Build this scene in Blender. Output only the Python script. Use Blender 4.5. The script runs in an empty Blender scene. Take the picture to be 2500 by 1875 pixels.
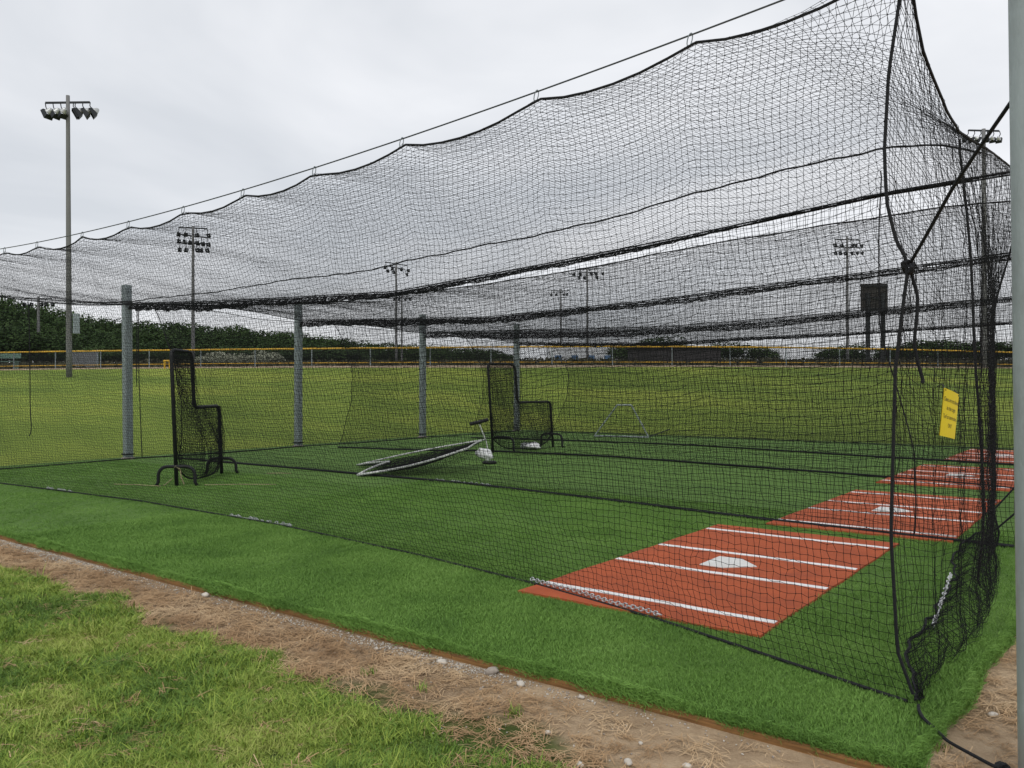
import bpy, math, random
import numpy as np
from mathutils import Vector, Matrix
sc = bpy.context.scene
col = sc.collection
rad = math.radians

# ------------------------------------------------------------------ camera
cam_d = bpy.data.cameras.new('camera')
cam = bpy.data.objects.new('camera', cam_d); col.objects.link(cam); sc.camera = cam
cam_d.sensor_width = 36; cam_d.lens = 28.8; cam_d.clip_start = .05; cam_d.clip_end = 4000
CP = Vector((2.755, -6.742, 1.537))
YAW, PIT, ROL = rad(37.29), rad(.18), rad(-.1)
F = Vector((-math.sin(YAW)*math.cos(PIT), math.cos(YAW)*math.cos(PIT), math.sin(PIT)))
R0 = Vector((math.cos(YAW), math.sin(YAW), 0)); U0 = R0.cross(F)
Rt = R0*math.cos(ROL)+U0*math.sin(ROL); Up = -R0*math.sin(ROL)+U0*math.cos(ROL)
M = Matrix((Rt, Up, -F)).transposed().to_4x4(); M.translation = CP
cam.matrix_world = M

# ------------------------------------------------------------------ world: overcast sky
SUN_EL, SUN_AZ = rad(52), rad(150)
w = bpy.data.worlds.new('World'); sc.world = w; w.use_nodes = True
nt = w.node_tree; nt.nodes.clear()
def N(t, **k):
    n = nt.nodes.new(t)
    for a, b in k.items(): setattr(n, a, b)
    return n
sky = N('ShaderNodeTexSky', sky_type='NISHITA', sun_disc=False, sun_elevation=SUN_EL, sun_rotation=SUN_AZ)
tc = N('ShaderNodeTexCoord'); mp = N('ShaderNodeMapping'); mp.inputs['Scale'].default_value = (1, 1, 2.6)
nz = N('ShaderNodeTexNoise'); nz.inputs['Scale'].default_value = 1.25; nz.inputs['Detail'].default_value = 5; nz.inputs['Roughness'].default_value = .52
nz.inputs['Distortion'].default_value = .8
rp = N('ShaderNodeValToRGB')
rp.color_ramp.elements[0].position = .37; rp.color_ramp.elements[0].color = (7.1, 7.4, 7.85, 1)
rp.color_ramp.elements[1].position = .65; rp.color_ramp.elements[1].color = (9.9, 10.0, 10.3, 1)
mx = N('ShaderNodeMix', data_type='RGBA'); mx.inputs[0].default_value = .93
bg = N('ShaderNodeBackground'); bg.inputs['Strength'].default_value = .1
out = N('ShaderNodeOutputWorld')
L = nt.links.new
L(tc.outputs['Generated'], mp.inputs[0]); L(mp.outputs[0], nz.inputs['Vector']); L(nz.outputs[0], rp.inputs[0])
L(sky.outputs[0], mx.inputs[6]); L(rp.outputs[0], mx.inputs[7]); L(mx.outputs[2], bg.inputs[0]); L(bg.outputs[0], out.inputs[0])

sd = bpy.data.lights.new('sun', 'SUN'); sd.energy = 1.5; sd.angle = rad(25); sd.color = (1, .97, .92)
so = bpy.data.objects.new('sun', sd); col.objects.link(so)
dv = Vector((math.sin(SUN_AZ)*math.cos(SUN_EL), math.cos(SUN_AZ)*math.cos(SUN_EL), math.sin(SUN_EL)))
so.rotation_euler = dv.to_track_quat('Z', 'Y').to_euler(); so.location = (0, 0, 60)
sc.view_settings.view_transform = 'Standard'; sc.view_settings.look = 'None'
sc.view_settings.exposure = 0; sc.view_settings.gamma = 1
try: sc.view_settings.use_curve_mapping = False
except Exception: pass
sc.render.resolution_x = 1024; sc.render.resolution_y = 768
sc.cycles.max_bounces = 5; sc.cycles.diffuse_bounces = 2; sc.cycles.transparent_max_bounces = 8

# ------------------------------------------------------------------ helpers
rng = np.random.default_rng(7); rnd = random.Random(3)
class MB:
    def __init__(s): s.v = []; s.f = []; s.n = 0
    def add(s, v, f):
        v = np.asarray(v, float).reshape(-1, 3); s.v.append(v)
        for q in f: s.f.append(tuple(int(i)+s.n for i in q))
        s.n += len(v); return s
    def box(s, c, d, rz=0, m=None):
        x, y, z = [a/2 for a in d]
        P = np.array([(i*x, j*y, k*z) for k in (-1, 1) for j in (-1, 1) for i in (-1, 1)])
        if m is not None: P = P @ np.array(m.to_3x3()).T
        elif rz:
            ca, sa = math.cos(rz), math.sin(rz); P = P @ np.array([[ca, sa, 0], [-sa, ca, 0], [0, 0, 1]])
        return s.add(P+np.array(c), [(0, 2, 3, 1), (4, 5, 7, 6), (0, 1, 5, 4), (2, 6, 7, 3), (0, 4, 6, 2), (1, 3, 7, 5)])
    def tube(s, pts, r, k=6, cap=True):
        P = np.asarray(pts, float); n = len(P); r = np.broadcast_to(np.asarray(r, float), (n,))
        T = np.gradient(P, axis=0); T /= np.linalg.norm(T, axis=1)[:, None]+1e-9
        a = np.array([0, 0, 1.]) if abs(T[0][2]) < .9 else np.array([1., 0, 0])
        V = []
        for i in range(n):
            u = a-T[i]*(a@T[i]); u /= np.linalg.norm(u)+1e-9; a = u; b = np.cross(T[i], u)
            for j in range(k):
                t = 2*math.pi*j/k; V.append(P[i]+r[i]*(math.cos(t)*u+math.sin(t)*b))
        Fc = [(i*k+j, i*k+(j+1) % k, (i+1)*k+(j+1) % k, (i+1)*k+j) for i in range(n-1) for j in range(k)]
        if cap: Fc += [tuple(range(k))[::-1], tuple(range((n-1)*k, n*k))]
        return s.add(V, Fc)
    def lathe(s, prof, k=12, m=None):
        V = []
        for r_, z in prof:
            for j in range(k):
                t = 2*math.pi*j/k; V.append((r_*math.cos(t), r_*math.sin(t), z))
        V = np.array(V)
        if m is not None: V = V @ np.array(m.to_3x3()).T + np.array(m.translation)
        Fc = [(i*k+j, i*k+(j+1) % k, (i+1)*k+(j+1) % k, (i+1)*k+j) for i in range(len(prof)-1) for j in range(k)]
        return s.add(V, Fc)
    def mesh(s, name, smooth=False):
        me = bpy.data.meshes.new(name); me.from_pydata(np.concatenate(s.v).tolist(), [], s.f)
        if smooth: me.shade_smooth()
        me.update(); return me
    def obj(s, name, mat, parent=None, smooth=False, loc=None):
        return link(name, s.mesh(name, smooth), mat, parent, loc)
def link(name, me, mat=None, parent=None, loc=None):
    o = bpy.data.objects.new(name, me)
    if mat is not None and me is not None and not me.materials: me.materials.append(mat)
    col.objects.link(o)
    if parent is not None: o.parent = parent
    if loc is not None: o.location = loc
    return o
def tag(o, label=None, cat=None, group=None, kind=None):
    if label: o['label'] = label
    if cat: o['category'] = cat
    if group: o['group'] = group
    if kind: o['kind'] = kind
    return o
def empty(name, loc=(0, 0, 0), rz=0, **k):
    o = bpy.data.objects.new(name, None); col.objects.link(o); o.location = loc; o.rotation_euler = (0, 0, rz)
    o.empty_display_size = .1
    return tag(o, **k)
def copy_tree(o, parent=None):
    c = o.copy(); col.objects.link(c); c.parent = parent
    for ch in [x for x in bpy.data.objects if x.parent == o]: copy_tree(ch, c)
    return c
def ip(x, xs, ys): return np.interp(x, xs, ys)

def mat(name, colr, rough=.8, metal=0, var=0, vscale=8, bump=0, bscale=40, spec=.3, stretch=None, dark=None):
    m = bpy.data.materials.new(name); m.use_nodes = True; t = m.node_tree; b = t.nodes['Principled BSDF']
    b.inputs['Base Color'].default_value = (*colr, 1); b.inputs['Roughness'].default_value = rough; b.inputs['Metallic'].default_value = metal
    b.inputs['Specular IOR Level'].default_value = spec
    co = t.nodes.new('ShaderNodeTexCoord'); mpp = t.nodes.new('ShaderNodeMapping'); t.links.new(co.outputs['Object'], mpp.inputs[0])
    if stretch: mpp.inputs['Scale'].default_value = stretch
    if var:
        n = t.nodes.new('ShaderNodeTexNoise'); n.inputs['Scale'].default_value = vscale; n.inputs['Detail'].default_value = 6; n.inputs['Roughness'].default_value = .6
        r = t.nodes.new('ShaderNodeValToRGB'); r.color_ramp.elements[0].position = .3; r.color_ramp.elements[1].position = .7
        c0 = dark if dark else tuple(c*(1-var) for c in colr); c1 = tuple(min(1, c*(1+var)) for c in colr)
        r.color_ramp.elements[0].color = (*c0, 1); r.color_ramp.elements[1].color = (*c1, 1)
        t.links.new(mpp.outputs[0], n.inputs['Vector']); t.links.new(n.outputs[0], r.inputs[0]); t.links.new(r.outputs[0], b.inputs['Base Color'])
    if bump:
        n2 = t.nodes.new('ShaderNodeTexNoise'); n2.inputs['Scale'].default_value = bscale; n2.inputs['Detail'].default_value = 4
        bp = t.nodes.new('ShaderNodeBump'); bp.inputs['Strength'].default_value = bump; bp.inputs['Distance'].default_value = .01
        t.links.new(mpp.outputs[0], n2.inputs['Vector']); t.links.new(n2.outputs[0], bp.inputs['Height']); t.links.new(bp.outputs[0], b.inputs['Normal'])
    return m

NET = mat('black_netting', (.012, .013, .014), .85, spec=.15)
ROPE = mat('black_rope', (.012, .013, .015), .8, var=.3, vscale=60, bump=.6, bscale=150)
CABLE = mat('steel_cable', (.10, .11, .12), .5, metal=.6)
GALV = mat('galvanised_steel', (.26, .30, .32), .5, metal=.35, var=.16, vscale=5, bump=.15, bscale=60, stretch=(2, 2, .5))
GALVP = mat('post_steel', (.30, .345, .36), .42, metal=.3, var=.16, vscale=4, bump=.25, bscale=45, stretch=(3, 3, .6))
GALVN = mat('bright_galvanised_post', (.36, .41, .41), .45, metal=.2, var=.14, vscale=4, bump=.2, bscale=45, stretch=(3, 3, .6))
POLE = mat('weathered_concrete_pole', (.165, .165, .165), .8, var=.2, vscale=2, stretch=(1, 1, .2))
DARKM = mat('dark_metal', (.03, .033, .037), .5, metal=.3)
SILV = mat('lamp_reflector', (.45, .46, .46), .35, metal=.5)
FRAMEB = mat('black_frame_padding', (.014, .015, .016), .6, var=.3, vscale=30)
WHITEP = mat('white_padding', (.62, .63, .61), .6, var=.18, vscale=14, dark=(.3, .31, .3))
WHITE = mat('white_line_turf', (.80, .80, .80), .85, var=.06, vscale=30, bump=.4, bscale=300)
PLATE = mat('home_plate_white', (.68, .68, .66), .8, var=.08, vscale=12, bump=.4, bscale=300)
CLAY = mat('clay_red_turf', (.40, .088, .032), .9, var=.13, vscale=3.5, bump=.5, bscale=260)
CHAIN = mat('zinc_chain', (.60, .61, .62), .4, metal=.3)
YELLOW = mat('yellow_plastic_cap', (.60, .35, .03), .5, var=.12, vscale=3)
SIGNY = mat('sign_yellow', (.74, .60, .02), .5, var=.05, vscale=6)
INK = mat('sign_print', (.03, .03, .03), .6)
WOOD = mat('treated_timber', (.25, .13, .045), .8, var=.35, vscale=6, stretch=(.6, 6, 14), bump=.5, bscale=30, dark=(.12, .06, .022))
STONE = mat('pale_stone', (.50, .46, .40), .8, var=.2, vscale=30)
GSTONE = mat('grey_stone', (.32, .28, .24), .85, var=.25, vscale=25)
BAG = mat('white_plastic_bag', (.72, .73, .74), .4, var=.1, vscale=12)
TWINE = mat('tan_twine', (.35, .30, .18), .9)

# ------------------------------------------------------------------ terrain
def fence_dist(az_lat):           # distance from the camera side to the outfield fence, by sideways tangent
    t = az_lat; d = 43*np.ones_like(t)
    for _ in range(12): d = np.clip(43+6.2*(t*d/30)**2, 43, 62)
    return d
Fv = np.array([-math.sin(YAW), math.cos(YAW)]); Rv = np.array([math.cos(YAW), math.sin(YAW)]); C2 = np.array([2.755, -6.742])
def fpt(lat, off=0):              # a point of the fence arc
    d = 43+6.2*(lat/30)**2+off
    return C2+Fv*d+Rv*lat
def height(x, y):
    x = np.asarray(x, float); y = np.asarray(y, float)
    dx, dy = x-C2[0], y-C2[1]
    D = np.hypot(dx, dy)+1e-6; ux, uy = dx/D, dy/D
    dep = dx*Fv[0]+dy*Fv[1]; lat = dx*Rv[0]+dy*Rv[1]
    ex = np.where(ux < -1e-3, (15.6+C2[0])/np.maximum(-ux, 1e-3), 1e9); ey = np.where(uy > 1e-3, (17.6-C2[1])/np.maximum(uy, 1e-3), 1e9)
    D0 = np.clip(np.minimum(ex, ey), 0, 40)
    ct = np.clip(ux*Fv[0]+uy*Fv[1], .2, 1); tt = np.sqrt(1-ct**2)/ct
    Df = fence_dist(np.clip(tt, 0, .8))/ct
    q = np.clip((D-D0)/np.maximum(Df-D0, 5), 0, 1)
    wgt = np.clip((ux*Fv[0]+uy*Fv[1]-.35)/.3, 0, 1)
    z = 2.72*q**1.15
    und = .10*np.sin(x*.16+1)*np.sin(y*.14+.5)*np.clip(q*4, 0, 1)*np.clip((1-q)*6, 0, 1)
    z = z+und
    bey = np.clip((D-Df-3)/45, 0, 1); z = z+1.5*bey*bey*(3-2*bey)
    return -.055+z*wgt
gx = []
radii = np.concatenate([np.linspace(0, 12, 25), np.linspace(12.5, 60, 96), np.geomspace(62, 2500, 34)])
nth = 300
V = [(C2[0], C2[1], float(height(C2[0]+.01, C2[1])))]
th = np.arange(nth)/nth*2*np.pi
for r in radii[1:]:
    X = C2[0]+r*np.cos(th); Y = C2[1]+r*np.sin(th); Z = height(X, Y)
    V += list(zip(X.tolist(), Y.tolist(), Z.tolist()))
Fc = [(0, 1+j, 1+(j+1) % nth) for j in range(nth)]
for i in range(len(radii)-2):
    a = 1+i*nth; b = a+nth
    Fc += [(a+j, b+j, b+(j+1) % nth, a+(j+1) % nth) for j in range(nth)]
gm = bpy.data.meshes.new('ground'); gm.from_pydata(V, [], Fc); gm.shade_smooth()

def ground_material():
    m = bpy.data.materials.new('ground_soil_and_grass'); m.use_nodes = True; t = m.node_tree; b = t.nodes['Principled BSDF']; b.inputs['Roughness'].default_value = .95
    b.inputs['Specular IOR Level'].default_value = .1
    Lk = t.links.new
    def nn(ty, **k):
        n = t.nodes.new(ty)
        for a, c in k.items(): setattr(n, a, c)
        return n
    geo = nn('ShaderNodeNewGeometry'); sp = nn('ShaderNodeSeparateXYZ'); Lk(geo.outputs['Position'], sp.inputs[0])
    def noise(s, d=5, vec=None, ro=.55):
        n = nn('ShaderNodeTexNoise'); n.inputs['Scale'].default_value = s; n.inputs['Detail'].default_value = d; n.inputs['Roughness'].default_value = ro
        Lk(vec if vec else geo.outputs['Position'], n.inputs['Vector']); return n.outputs[0]
    def ramp(i, *st):
        r = nn('ShaderNodeValToRGB'); e = r.color_ramp.elements
        while len(e) < len(st): e.new(.5)
        for k, (p, c) in enumerate(st): e[k].position = p; e[k].color = (*c, 1) if len(c) == 3 else c
        Lk(i, r.inputs[0]); return r.outputs[0]
    def mth(op, a, c):
        n = nn('ShaderNodeMath', operation=op)
        for k, v in enumerate((a, c)):
            if isinstance(v, (int, float)): n.inputs[k].default_value = v
            else: Lk(v, n.inputs[k])
        return n.outputs[0]
    def mix(f, a, c):
        n = nn('ShaderNodeMix', data_type='RGBA'); Lk(f, n.inputs[0]); Lk(a, n.inputs[6]); Lk(c, n.inputs[7]); return n.outputs[2]
    def step(v, lo, hi):
        n = nn('ShaderNodeMapRange'); n.inputs[1].default_value = lo; n.inputs[2].default_value = hi; Lk(v, n.inputs[0]); return n.outputs[0]
    X, Y = sp.outputs[0], sp.outputs[1]
    sand = ramp(noise(9, 10, ro=.72), (.3, (.36, .25, .155)), (.55, (.50, .37, .24)), (.75, (.60, .46, .31)))
    straw = ramp(noise(55, 9, ro=.8), (.34, (.13, .085, .05)), (.5, (.31, .215, .13)), (.66, (.50, .38, .25)))
    sx = mth('ADD', mth('MULTIPLY', X, -.30), mth('MULTIPLY', mth('SUBTRACT', noise(1.6, 5), .5), 2.6))
    dirt = mix(step(sx, -.35, .35), sand, straw)
    # lawn underlay this side of the dirt strip
    ly = mth('ADD', Y, mth('MULTIPLY', mth('SUBTRACT', noise(1.4, 4), .5), .8))
    lawn = ramp(noise(14, 6), (.3, (.05, .075, .02)), (.6, (.10, .13, .035)), (.75, (.20, .17, .08)))
    near = mix(mth('MULTIPLY', step(ly, -3.62, -3.8), step(mth('ADD', X, noise(2, 3)), 1.9, 1.3)), dirt, lawn)
    # far field
    vm = nn('ShaderNodeMapping'); vm.inputs['Rotation'].default_value = (0, 0, rad(-37)); vm.inputs['Scale'].default_value = (.07, .22, 1); Lk(geo.outputs['Position'], vm.inputs[0])
    f1 = ramp(noise(1, 5, vm.outputs[0]), (.36, (.095, .160, .024)), (.5, (.165, .240, .036)), (.64, (.28, .335, .055)))
    f2 = ramp(noise(9, 10, ro=.8), (.3, (.07, .12, .02)), (.7, (.23, .265, .06)))
    fld = nn('ShaderNodeMix', data_type='RGBA'); fld.inputs[0].default_value = .45; Lk(f1, fld.inputs[6]); Lk(f2, fld.inputs[7])
    isfar = mth('MAXIMUM', step(X, -15.1, -15.4), step(Y, 16.9, 17.2))
    c = mix(isfar, near, fld.outputs[2])
    # beyond the fence: brushy bank
    vs = nn('ShaderNodeVectorMath', operation='DISTANCE'); Lk(geo.outputs['Position'], vs.inputs[0])
    cc = C2+Fv*(43+76); vs.inputs[1].default_value = (cc[0], cc[1], 2)
    br = ramp(noise(1.1, 8, ro=.7), (.3, (.022, .026, .014)), (.5, (.05, .05, .032)), (.7, (.12, .10, .08)))
    tr = ramp(noise(3, 5), (.3, (.30, .22, .15)), (.7, (.42, .33, .24)))
    c = mix(step(vs.outputs['Value'], 76.9, 76.5), c, tr)
    c = mix(step(vs.outputs['Value'], 74.6, 74.2), c, br)
    Lk(c, b.inputs['Base Color'])
    bp = nn('ShaderNodeBump'); bp.inputs['Strength'].default_value = .8; bp.inputs['Distance'].default_value = .035
    Lk(noise(38, 9, ro=.75), bp.inputs['Height']); Lk(bp.outputs[0], b.inputs['Normal'])
    return m
gm.materials.append(ground_material())
tag(link('ground', gm), 'sandy bare dirt and sloping outfield grass around the cages', kind='structure')

# ------------------------------------------------------------------ turf
def turf_mat():
    m = bpy.data.materials.new('green_turf'); m.use_nodes = True; t = m.node_tree; b = t.nodes['Principled BSDF']; b.inputs['Roughness'].default_value = .85
    b.inputs['Specular IOR Level'].default_value = .15
    geo = t.nodes.new('ShaderNodeNewGeometry')
    def noise(s, d, ro=.6, stretch=None):
        n = t.nodes.new('ShaderNodeTexNoise'); n.inputs['Scale'].default_value = s; n.inputs['Detail'].default_value = d; n.inputs['Roughness'].default_value = ro
        if stretch:
            mp = t.nodes.new('ShaderNodeMapping'); mp.inputs['Scale'].default_value = stretch; t.links.new(geo.outputs['Position'], mp.inputs[0]); t.links.new(mp.outputs[0], n.inputs['Vector'])
        else: t.links.new(geo.outputs['Position'], n.inputs['Vector'])
        return n.outputs[0]
    def ramp(i, a, c, p0=.3, p1=.7):
        r = t.nodes.new('ShaderNodeValToRGB'); r.color_ramp.elements[0].position = p0; r.color_ramp.elements[1].position = p1
        r.color_ramp.elements[0].color = (*a, 1); r.color_ramp.elements[1].color = (*c, 1); t.links.new(i, r.inputs[0]); return r.outputs[0]
    a = ramp(noise(70, 5, .75), (.052, .112, .024), (.160, .285, .064))
    c = ramp(noise(1.1, 4, .6, (.5, 1.3, 1)), (.75, .78, .75), (1.15, 1.12, 1.1))
    mx = t.nodes.new('ShaderNodeMix'); mx.data_type = 'RGBA'; mx.blend_type = 'MULTIPLY'; mx.inputs[0].default_value = 1
    t.links.new(a, mx.inputs[6]); t.links.new(c, mx.inputs[7]); t.links.new(mx.outputs[2], b.inputs['Base Color'])
    bp = t.nodes.new('ShaderNodeBump'); bp.inputs['Strength'].default_value = .9; bp.inputs['Distance'].default_value = .02
    t.links.new(noise(110, 3), bp.inputs['Height']); t.links.new(bp.outputs[0], b.inputs['Normal'])
    return m
TURF = turf_mat()
def turf_edge_right(y): return 2.02+.035*(y+3.1)+.015*np.sin(y*5)
# two long rolls meeting at seams: a sheet with thickness
ys = np.linspace(-3.1, 16.8, 120); xs = np.linspace(-14.95, 0, 2)
vv = []; ff = []
nx = 90
for j, y in enumerate(ys):
    xr = float(turf_edge_right(y)) if y < 0 else float(turf_edge_right(0))+.5*min(1, y/4)
    for i in range(nx+1):
        x = -14.95+(xr+14.95)*i/nx
        vv.append((x, y, .004*math.sin(x*1.7+y*.9)*math.sin(y*1.3)+(-.004)))
for j in range(len(ys)-1):
    for i in range(nx): a = j*(nx+1)+i; ff.append((a, a+1, a+nx+2, a+nx+1))
base = len(vv); rim = [i for i in range(nx+1)]+[j*(nx+1)+nx for j in range(1, len(ys))]
for i in rim: vv.append((vv[i][0], vv[i][1], -.075))
for k in range(len(rim)-1): ff.append((rim[k], base+k, base+k+1, rim[k+1]))
tm = bpy.data.meshes.new('turf'); tm.from_pydata(vv, [], ff); tm.shade_smooth(); tm.materials.append(TURF)
tag(link('turf', tm), 'green artificial turf floor under the batting cages', kind='structure')

# timber edging boards
edge = empty('timber_edging', (0, -3.122, 0), label='long low orange-brown timber edging holding the near side of the green turf', cat='edging')
bx = 2.0; k = 0
while bx > -15:
    ln = 2.43; mb = MB()
    c0, c1 = bx-ln+.004, bx-.004
    oy = rnd.uniform(-.008, .008); n = 10
    for s_ in range(n):
        pass
    P = []
    for s_ in range(n+1):
        x = c0+(c1-c0)*s_/n; wob = .006*math.sin(x*2.2)+oy
        P += [(x, wob-.019, -.085), (x, wob-.019, -.020+.004*math.sin(x*3)), (x, wob+.010, -.018+.004*math.sin(x*3)), (x, wob+.010, -.085)]
    fcs = []
    for s_ in range(n):
        a = s_*4
        for q in range(4): fcs.append((a+q, a+(q+1) % 4, a+4+(q+1) % 4, a+4+q))
    fcs += [(3, 2, 1, 0), (n*4, n*4+1, n*4+2, n*4+3)]
    mb.add(P, fcs).obj('board', WOOD, edge); bx -= ln

# ------------------------------------------------------------------ batting mats
I = .0254
def batting_mat(x0, y0, label, far=False):
    e = empty('batting_mat', (x0, y0, 0), label=label, cat='batting mat', group='red batting mats across the cages')
    mb = MB(); hx, hy = .92, 1.84; n = 14
    top = []; rim = []
    pts = []
    for i in range(n+1): pts.append((-hx+2*hx*i/n, -hy))
    for i in range(1, n+1): pts.append((hx, -hy+2*hy*i/n))
    for i in range(1, n+1): pts.append((hx-2*hx*i/n, hy))
    for i in range(1, n): pts.append((-hx, hy-2*hy*i/n))
    pts = [(x+.006*math.sin(y*7+x), y+.005*math.sin(x*9)) for x, y in pts]
    m_ = len(pts); v = [(x, y, .014) for x, y in pts]+[(x, y, -.004) for x, y in pts]
    mb.add(v, [tuple(range(m_))]+[(i, i+m_, (i+1) % m_+m_, (i+1) % m_) for i in range(m_)]).obj('mat_surface', CLAY, e)
    for yc in (-1.51, -.415, .415, 1.51):
        b = MB(); n2 = 24; v = []
        for i in range(n2+1):
            x = -.905+1.81*i/n2; wob = .006*math.sin(x*4+yc*3)+.004*math.sin(x*11)
            c = .03*max(0, (abs(x)-.75))*(1 if yc > 0 else -1)*-1
            v += [(x, yc-.032+wob+c, .018), (x, yc+.032+wob+c, .018), (x, yc-.032+wob+c, .010), (x, yc+.032+wob+c, .010)]
        f = []
        for i in range(n2):
            a = i*4; f += [(a, a+4, a+5, a+1), (a, a+2, a+6, a+4), (a+1, a+5, a+7, a+3)]
        b.add(v, f+[(0, 1, 3, 2), (n2*4, n2*4+2, n2*4+3, n2*4+1)]).obj('white_line', WHITE, e)
    h = 8.5*I*.98
    pl = [(-h, -h), (-h, h), (0, h), (h, 0), (0, -h)][::-1]
    MB().add([(x, y, .019) for x, y in pl]+[(x, y, .008) for x, y in pl], [(0, 1, 2, 3, 4)]+[(i, i+5, (i+1) % 5+5, (i+1) % 5) for i in range(5)]).obj('home_plate', PLATE, e)
def add_wear(m, dark):
    t = m.node_tree; b = t.nodes['Principled BSDF']; src = b.inputs['Base Color'].links[0].from_socket
    co = t.nodes.new('ShaderNodeTexCoord'); n = t.nodes.new('ShaderNodeTexNoise'); n.inputs['Scale'].default_value = 2.6; n.inputs['Detail'].default_value = 7; n.inputs['Roughness'].default_value = .7
    r = t.nodes.new('ShaderNodeValToRGB'); r.color_ramp.elements[0].position = .5; r.color_ramp.elements[1].position = .68
    r.color_ramp.elements[0].color = (0, 0, 0, 1); r.color_ramp.elements[1].color = (.55, .55, .55, 1)
    mx = t.nodes.new('ShaderNodeMix'); mx.data_type = 'RGBA'; mx.inputs[7].default_value = (*dark, 1)
    t.links.new(co.outputs['Object'], n.inputs['Vector']); t.links.new(n.outputs[0], r.inputs[0]); t.links.new(r.outputs[0], mx.inputs[0])
    t.links.new(src, mx.inputs[6]); t.links.new(mx.outputs[2], b.inputs['Base Color'])
add_wear(CLAY, (.26, .062, .032)); add_wear(WHITE, (.62, .55, .5)); add_wear(PLATE, (.55, .49, .45)); add_wear(GALVN, (.24, .26, .25)); add_wear(GALVP, (.19, .21, .21))
batting_mat(0, 0, 'nearest and largest red batting mat, a silver chain lying over its near edge')
batting_mat(.40, 4.07, 'second red batting mat, just beyond the near black corner rope')
batting_mat(.39, 8.95, 'third red batting mat, seen through the bunched end net by the yellow sign')
batting_mat(.5, 13.9, 'farthest and smallest red batting mat, beside the galvanised corner post at right')

# ------------------------------------------------------------------ posts and cables
YC = [-2.4, 2.3, 6.8, 11.45, 16.2]
def ztopc(x): return 3.25+.0065*(x+6)**2            # height of the overhead cables
ZF = {1: ([-14.7, -11.5, -6.45, -3.7, -1.53, .7, 1.9], [3.33, 3.16, 2.99, 3.15, 3.30, 3.50, 3.54]), 2: ([-14.5, -8.25, -4.4, -.32, 2], [3.24, 2.99, 3.09, 3.30, 3.43]),
      3: ([-14.7, -9.06, -6.5, -4.2, -1.9, 2], [3.16, 2.93, 2.91, 2.94, 3.05, 3.26]), 4: ([-14.4, -12, -8.9, -6, -3, 2], [3.04, 2.96, 2.85, 2.91, 2.94, 3.1])}
def zfar(i, x): return ip(x, *ZF[i])
post_labels = [None, 'tallest-looking square grey steel post at the left, beside the black L-shaped screen',
    'second square grey steel post from the left, midway to the fallen white-edged screen', 'third square grey steel post, behind the fallen screen and its stand',
    'farthest and faintest square grey steel post, behind the second L-shaped screen']
post_labels[0] = 'grey steel post at the far left corner of the nearest cage'
def post(x, y, h, lab, s=.2, tilt=(0, 0), base=-.1):
    e = empty('cage_post', (x, y, 0), label=lab, cat='post', group='galvanised posts of the batting cages')
    mb = MB(); r = s/2; c = .018
    prof = [(-r+c, -r), (r-c, -r), (r, -r+c), (r, r-c), (r-c, r), (-r+c, r), (-r, r-c), (-r, -r+c)]
    zs = np.linspace(base, h, 8); v = [(a+tilt[0]*z, b+tilt[1]*z, z) for z in zs for a, b in prof]; f = []
    for i in range(7):
        for j in range(8): f.append((i*8+j, i*8+(j+1) % 8, i*8+8+(j+1) % 8, i*8+8+j))
    f.append(tuple(range(56, 64))); mb.add(v, f).obj('shaft', GALVP, e)
    ly = MB()
    for z in (.10,):
        ly.tube([((r+.012)*a+tilt[0]*z, (r+.012)*b+tilt[1]*z, z) for a, b in ((-1, -1), (1, -1), (1, 1), (-1, 1), (-1, -1))], .014, 5)
    ly.obj('rope_lashing', ROPE, e)
    MB().lathe([(0, .035), (r*1.5, .03), (r*1.9, .0), (r*2.0, -.05)], 14).obj('footing', GSTONE, e)
    MB().tube([(r+.002, 0, h-.38), (r+.05, 0, h-.38)], .012, 6).obj('eye_bolt', DARKM, e)
    return e
for i, y in enumerate(YC):
    post(-14.4-.1, y-.02, 3.73, post_labels[i], .165, tilt=(.006, -.012) if i == 1 else (.002, 0))
# near round post at the right edge
e = empty('cage_post', (2.508, -3.08, 0), label='thick round galvanised post cut off by the right edge of the photo', cat='post', group='galvanised posts of the batting cages')
MB().tube([(-.008*z-.0, 0, z) for z in np.linspace(-.1, 4.6, 12)], .115, 40).obj('shaft', GALVN, e, smooth=True)
lab_c = ['overhead cable nearest the camera, carrying the scalloped near net edge on snap hooks', 'overhead black line over the divider between the first and second cages',
         'overhead black line over the divider between the second and third cages', 'overhead black line over the divider behind the second L-shaped screen', 'farthest overhead black line above the last cage']
for i, y in enumerate(YC):
    xs = np.linspace(-14.4, 2.55, 60)
    zf = ztopc if i == 0 else (lambda x, i=i: zfar(i, x)+.03)
    P = [(x, y, float(zf(x))) for x in xs]
    o = MB().tube(P, .0055 if i == 0 else .0095, 5).obj('overhead_cable', CABLE if i == 0 else ROPE)
    tag(o, lab_c[i], 'cable', 'overhead cables along the cages')

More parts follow.
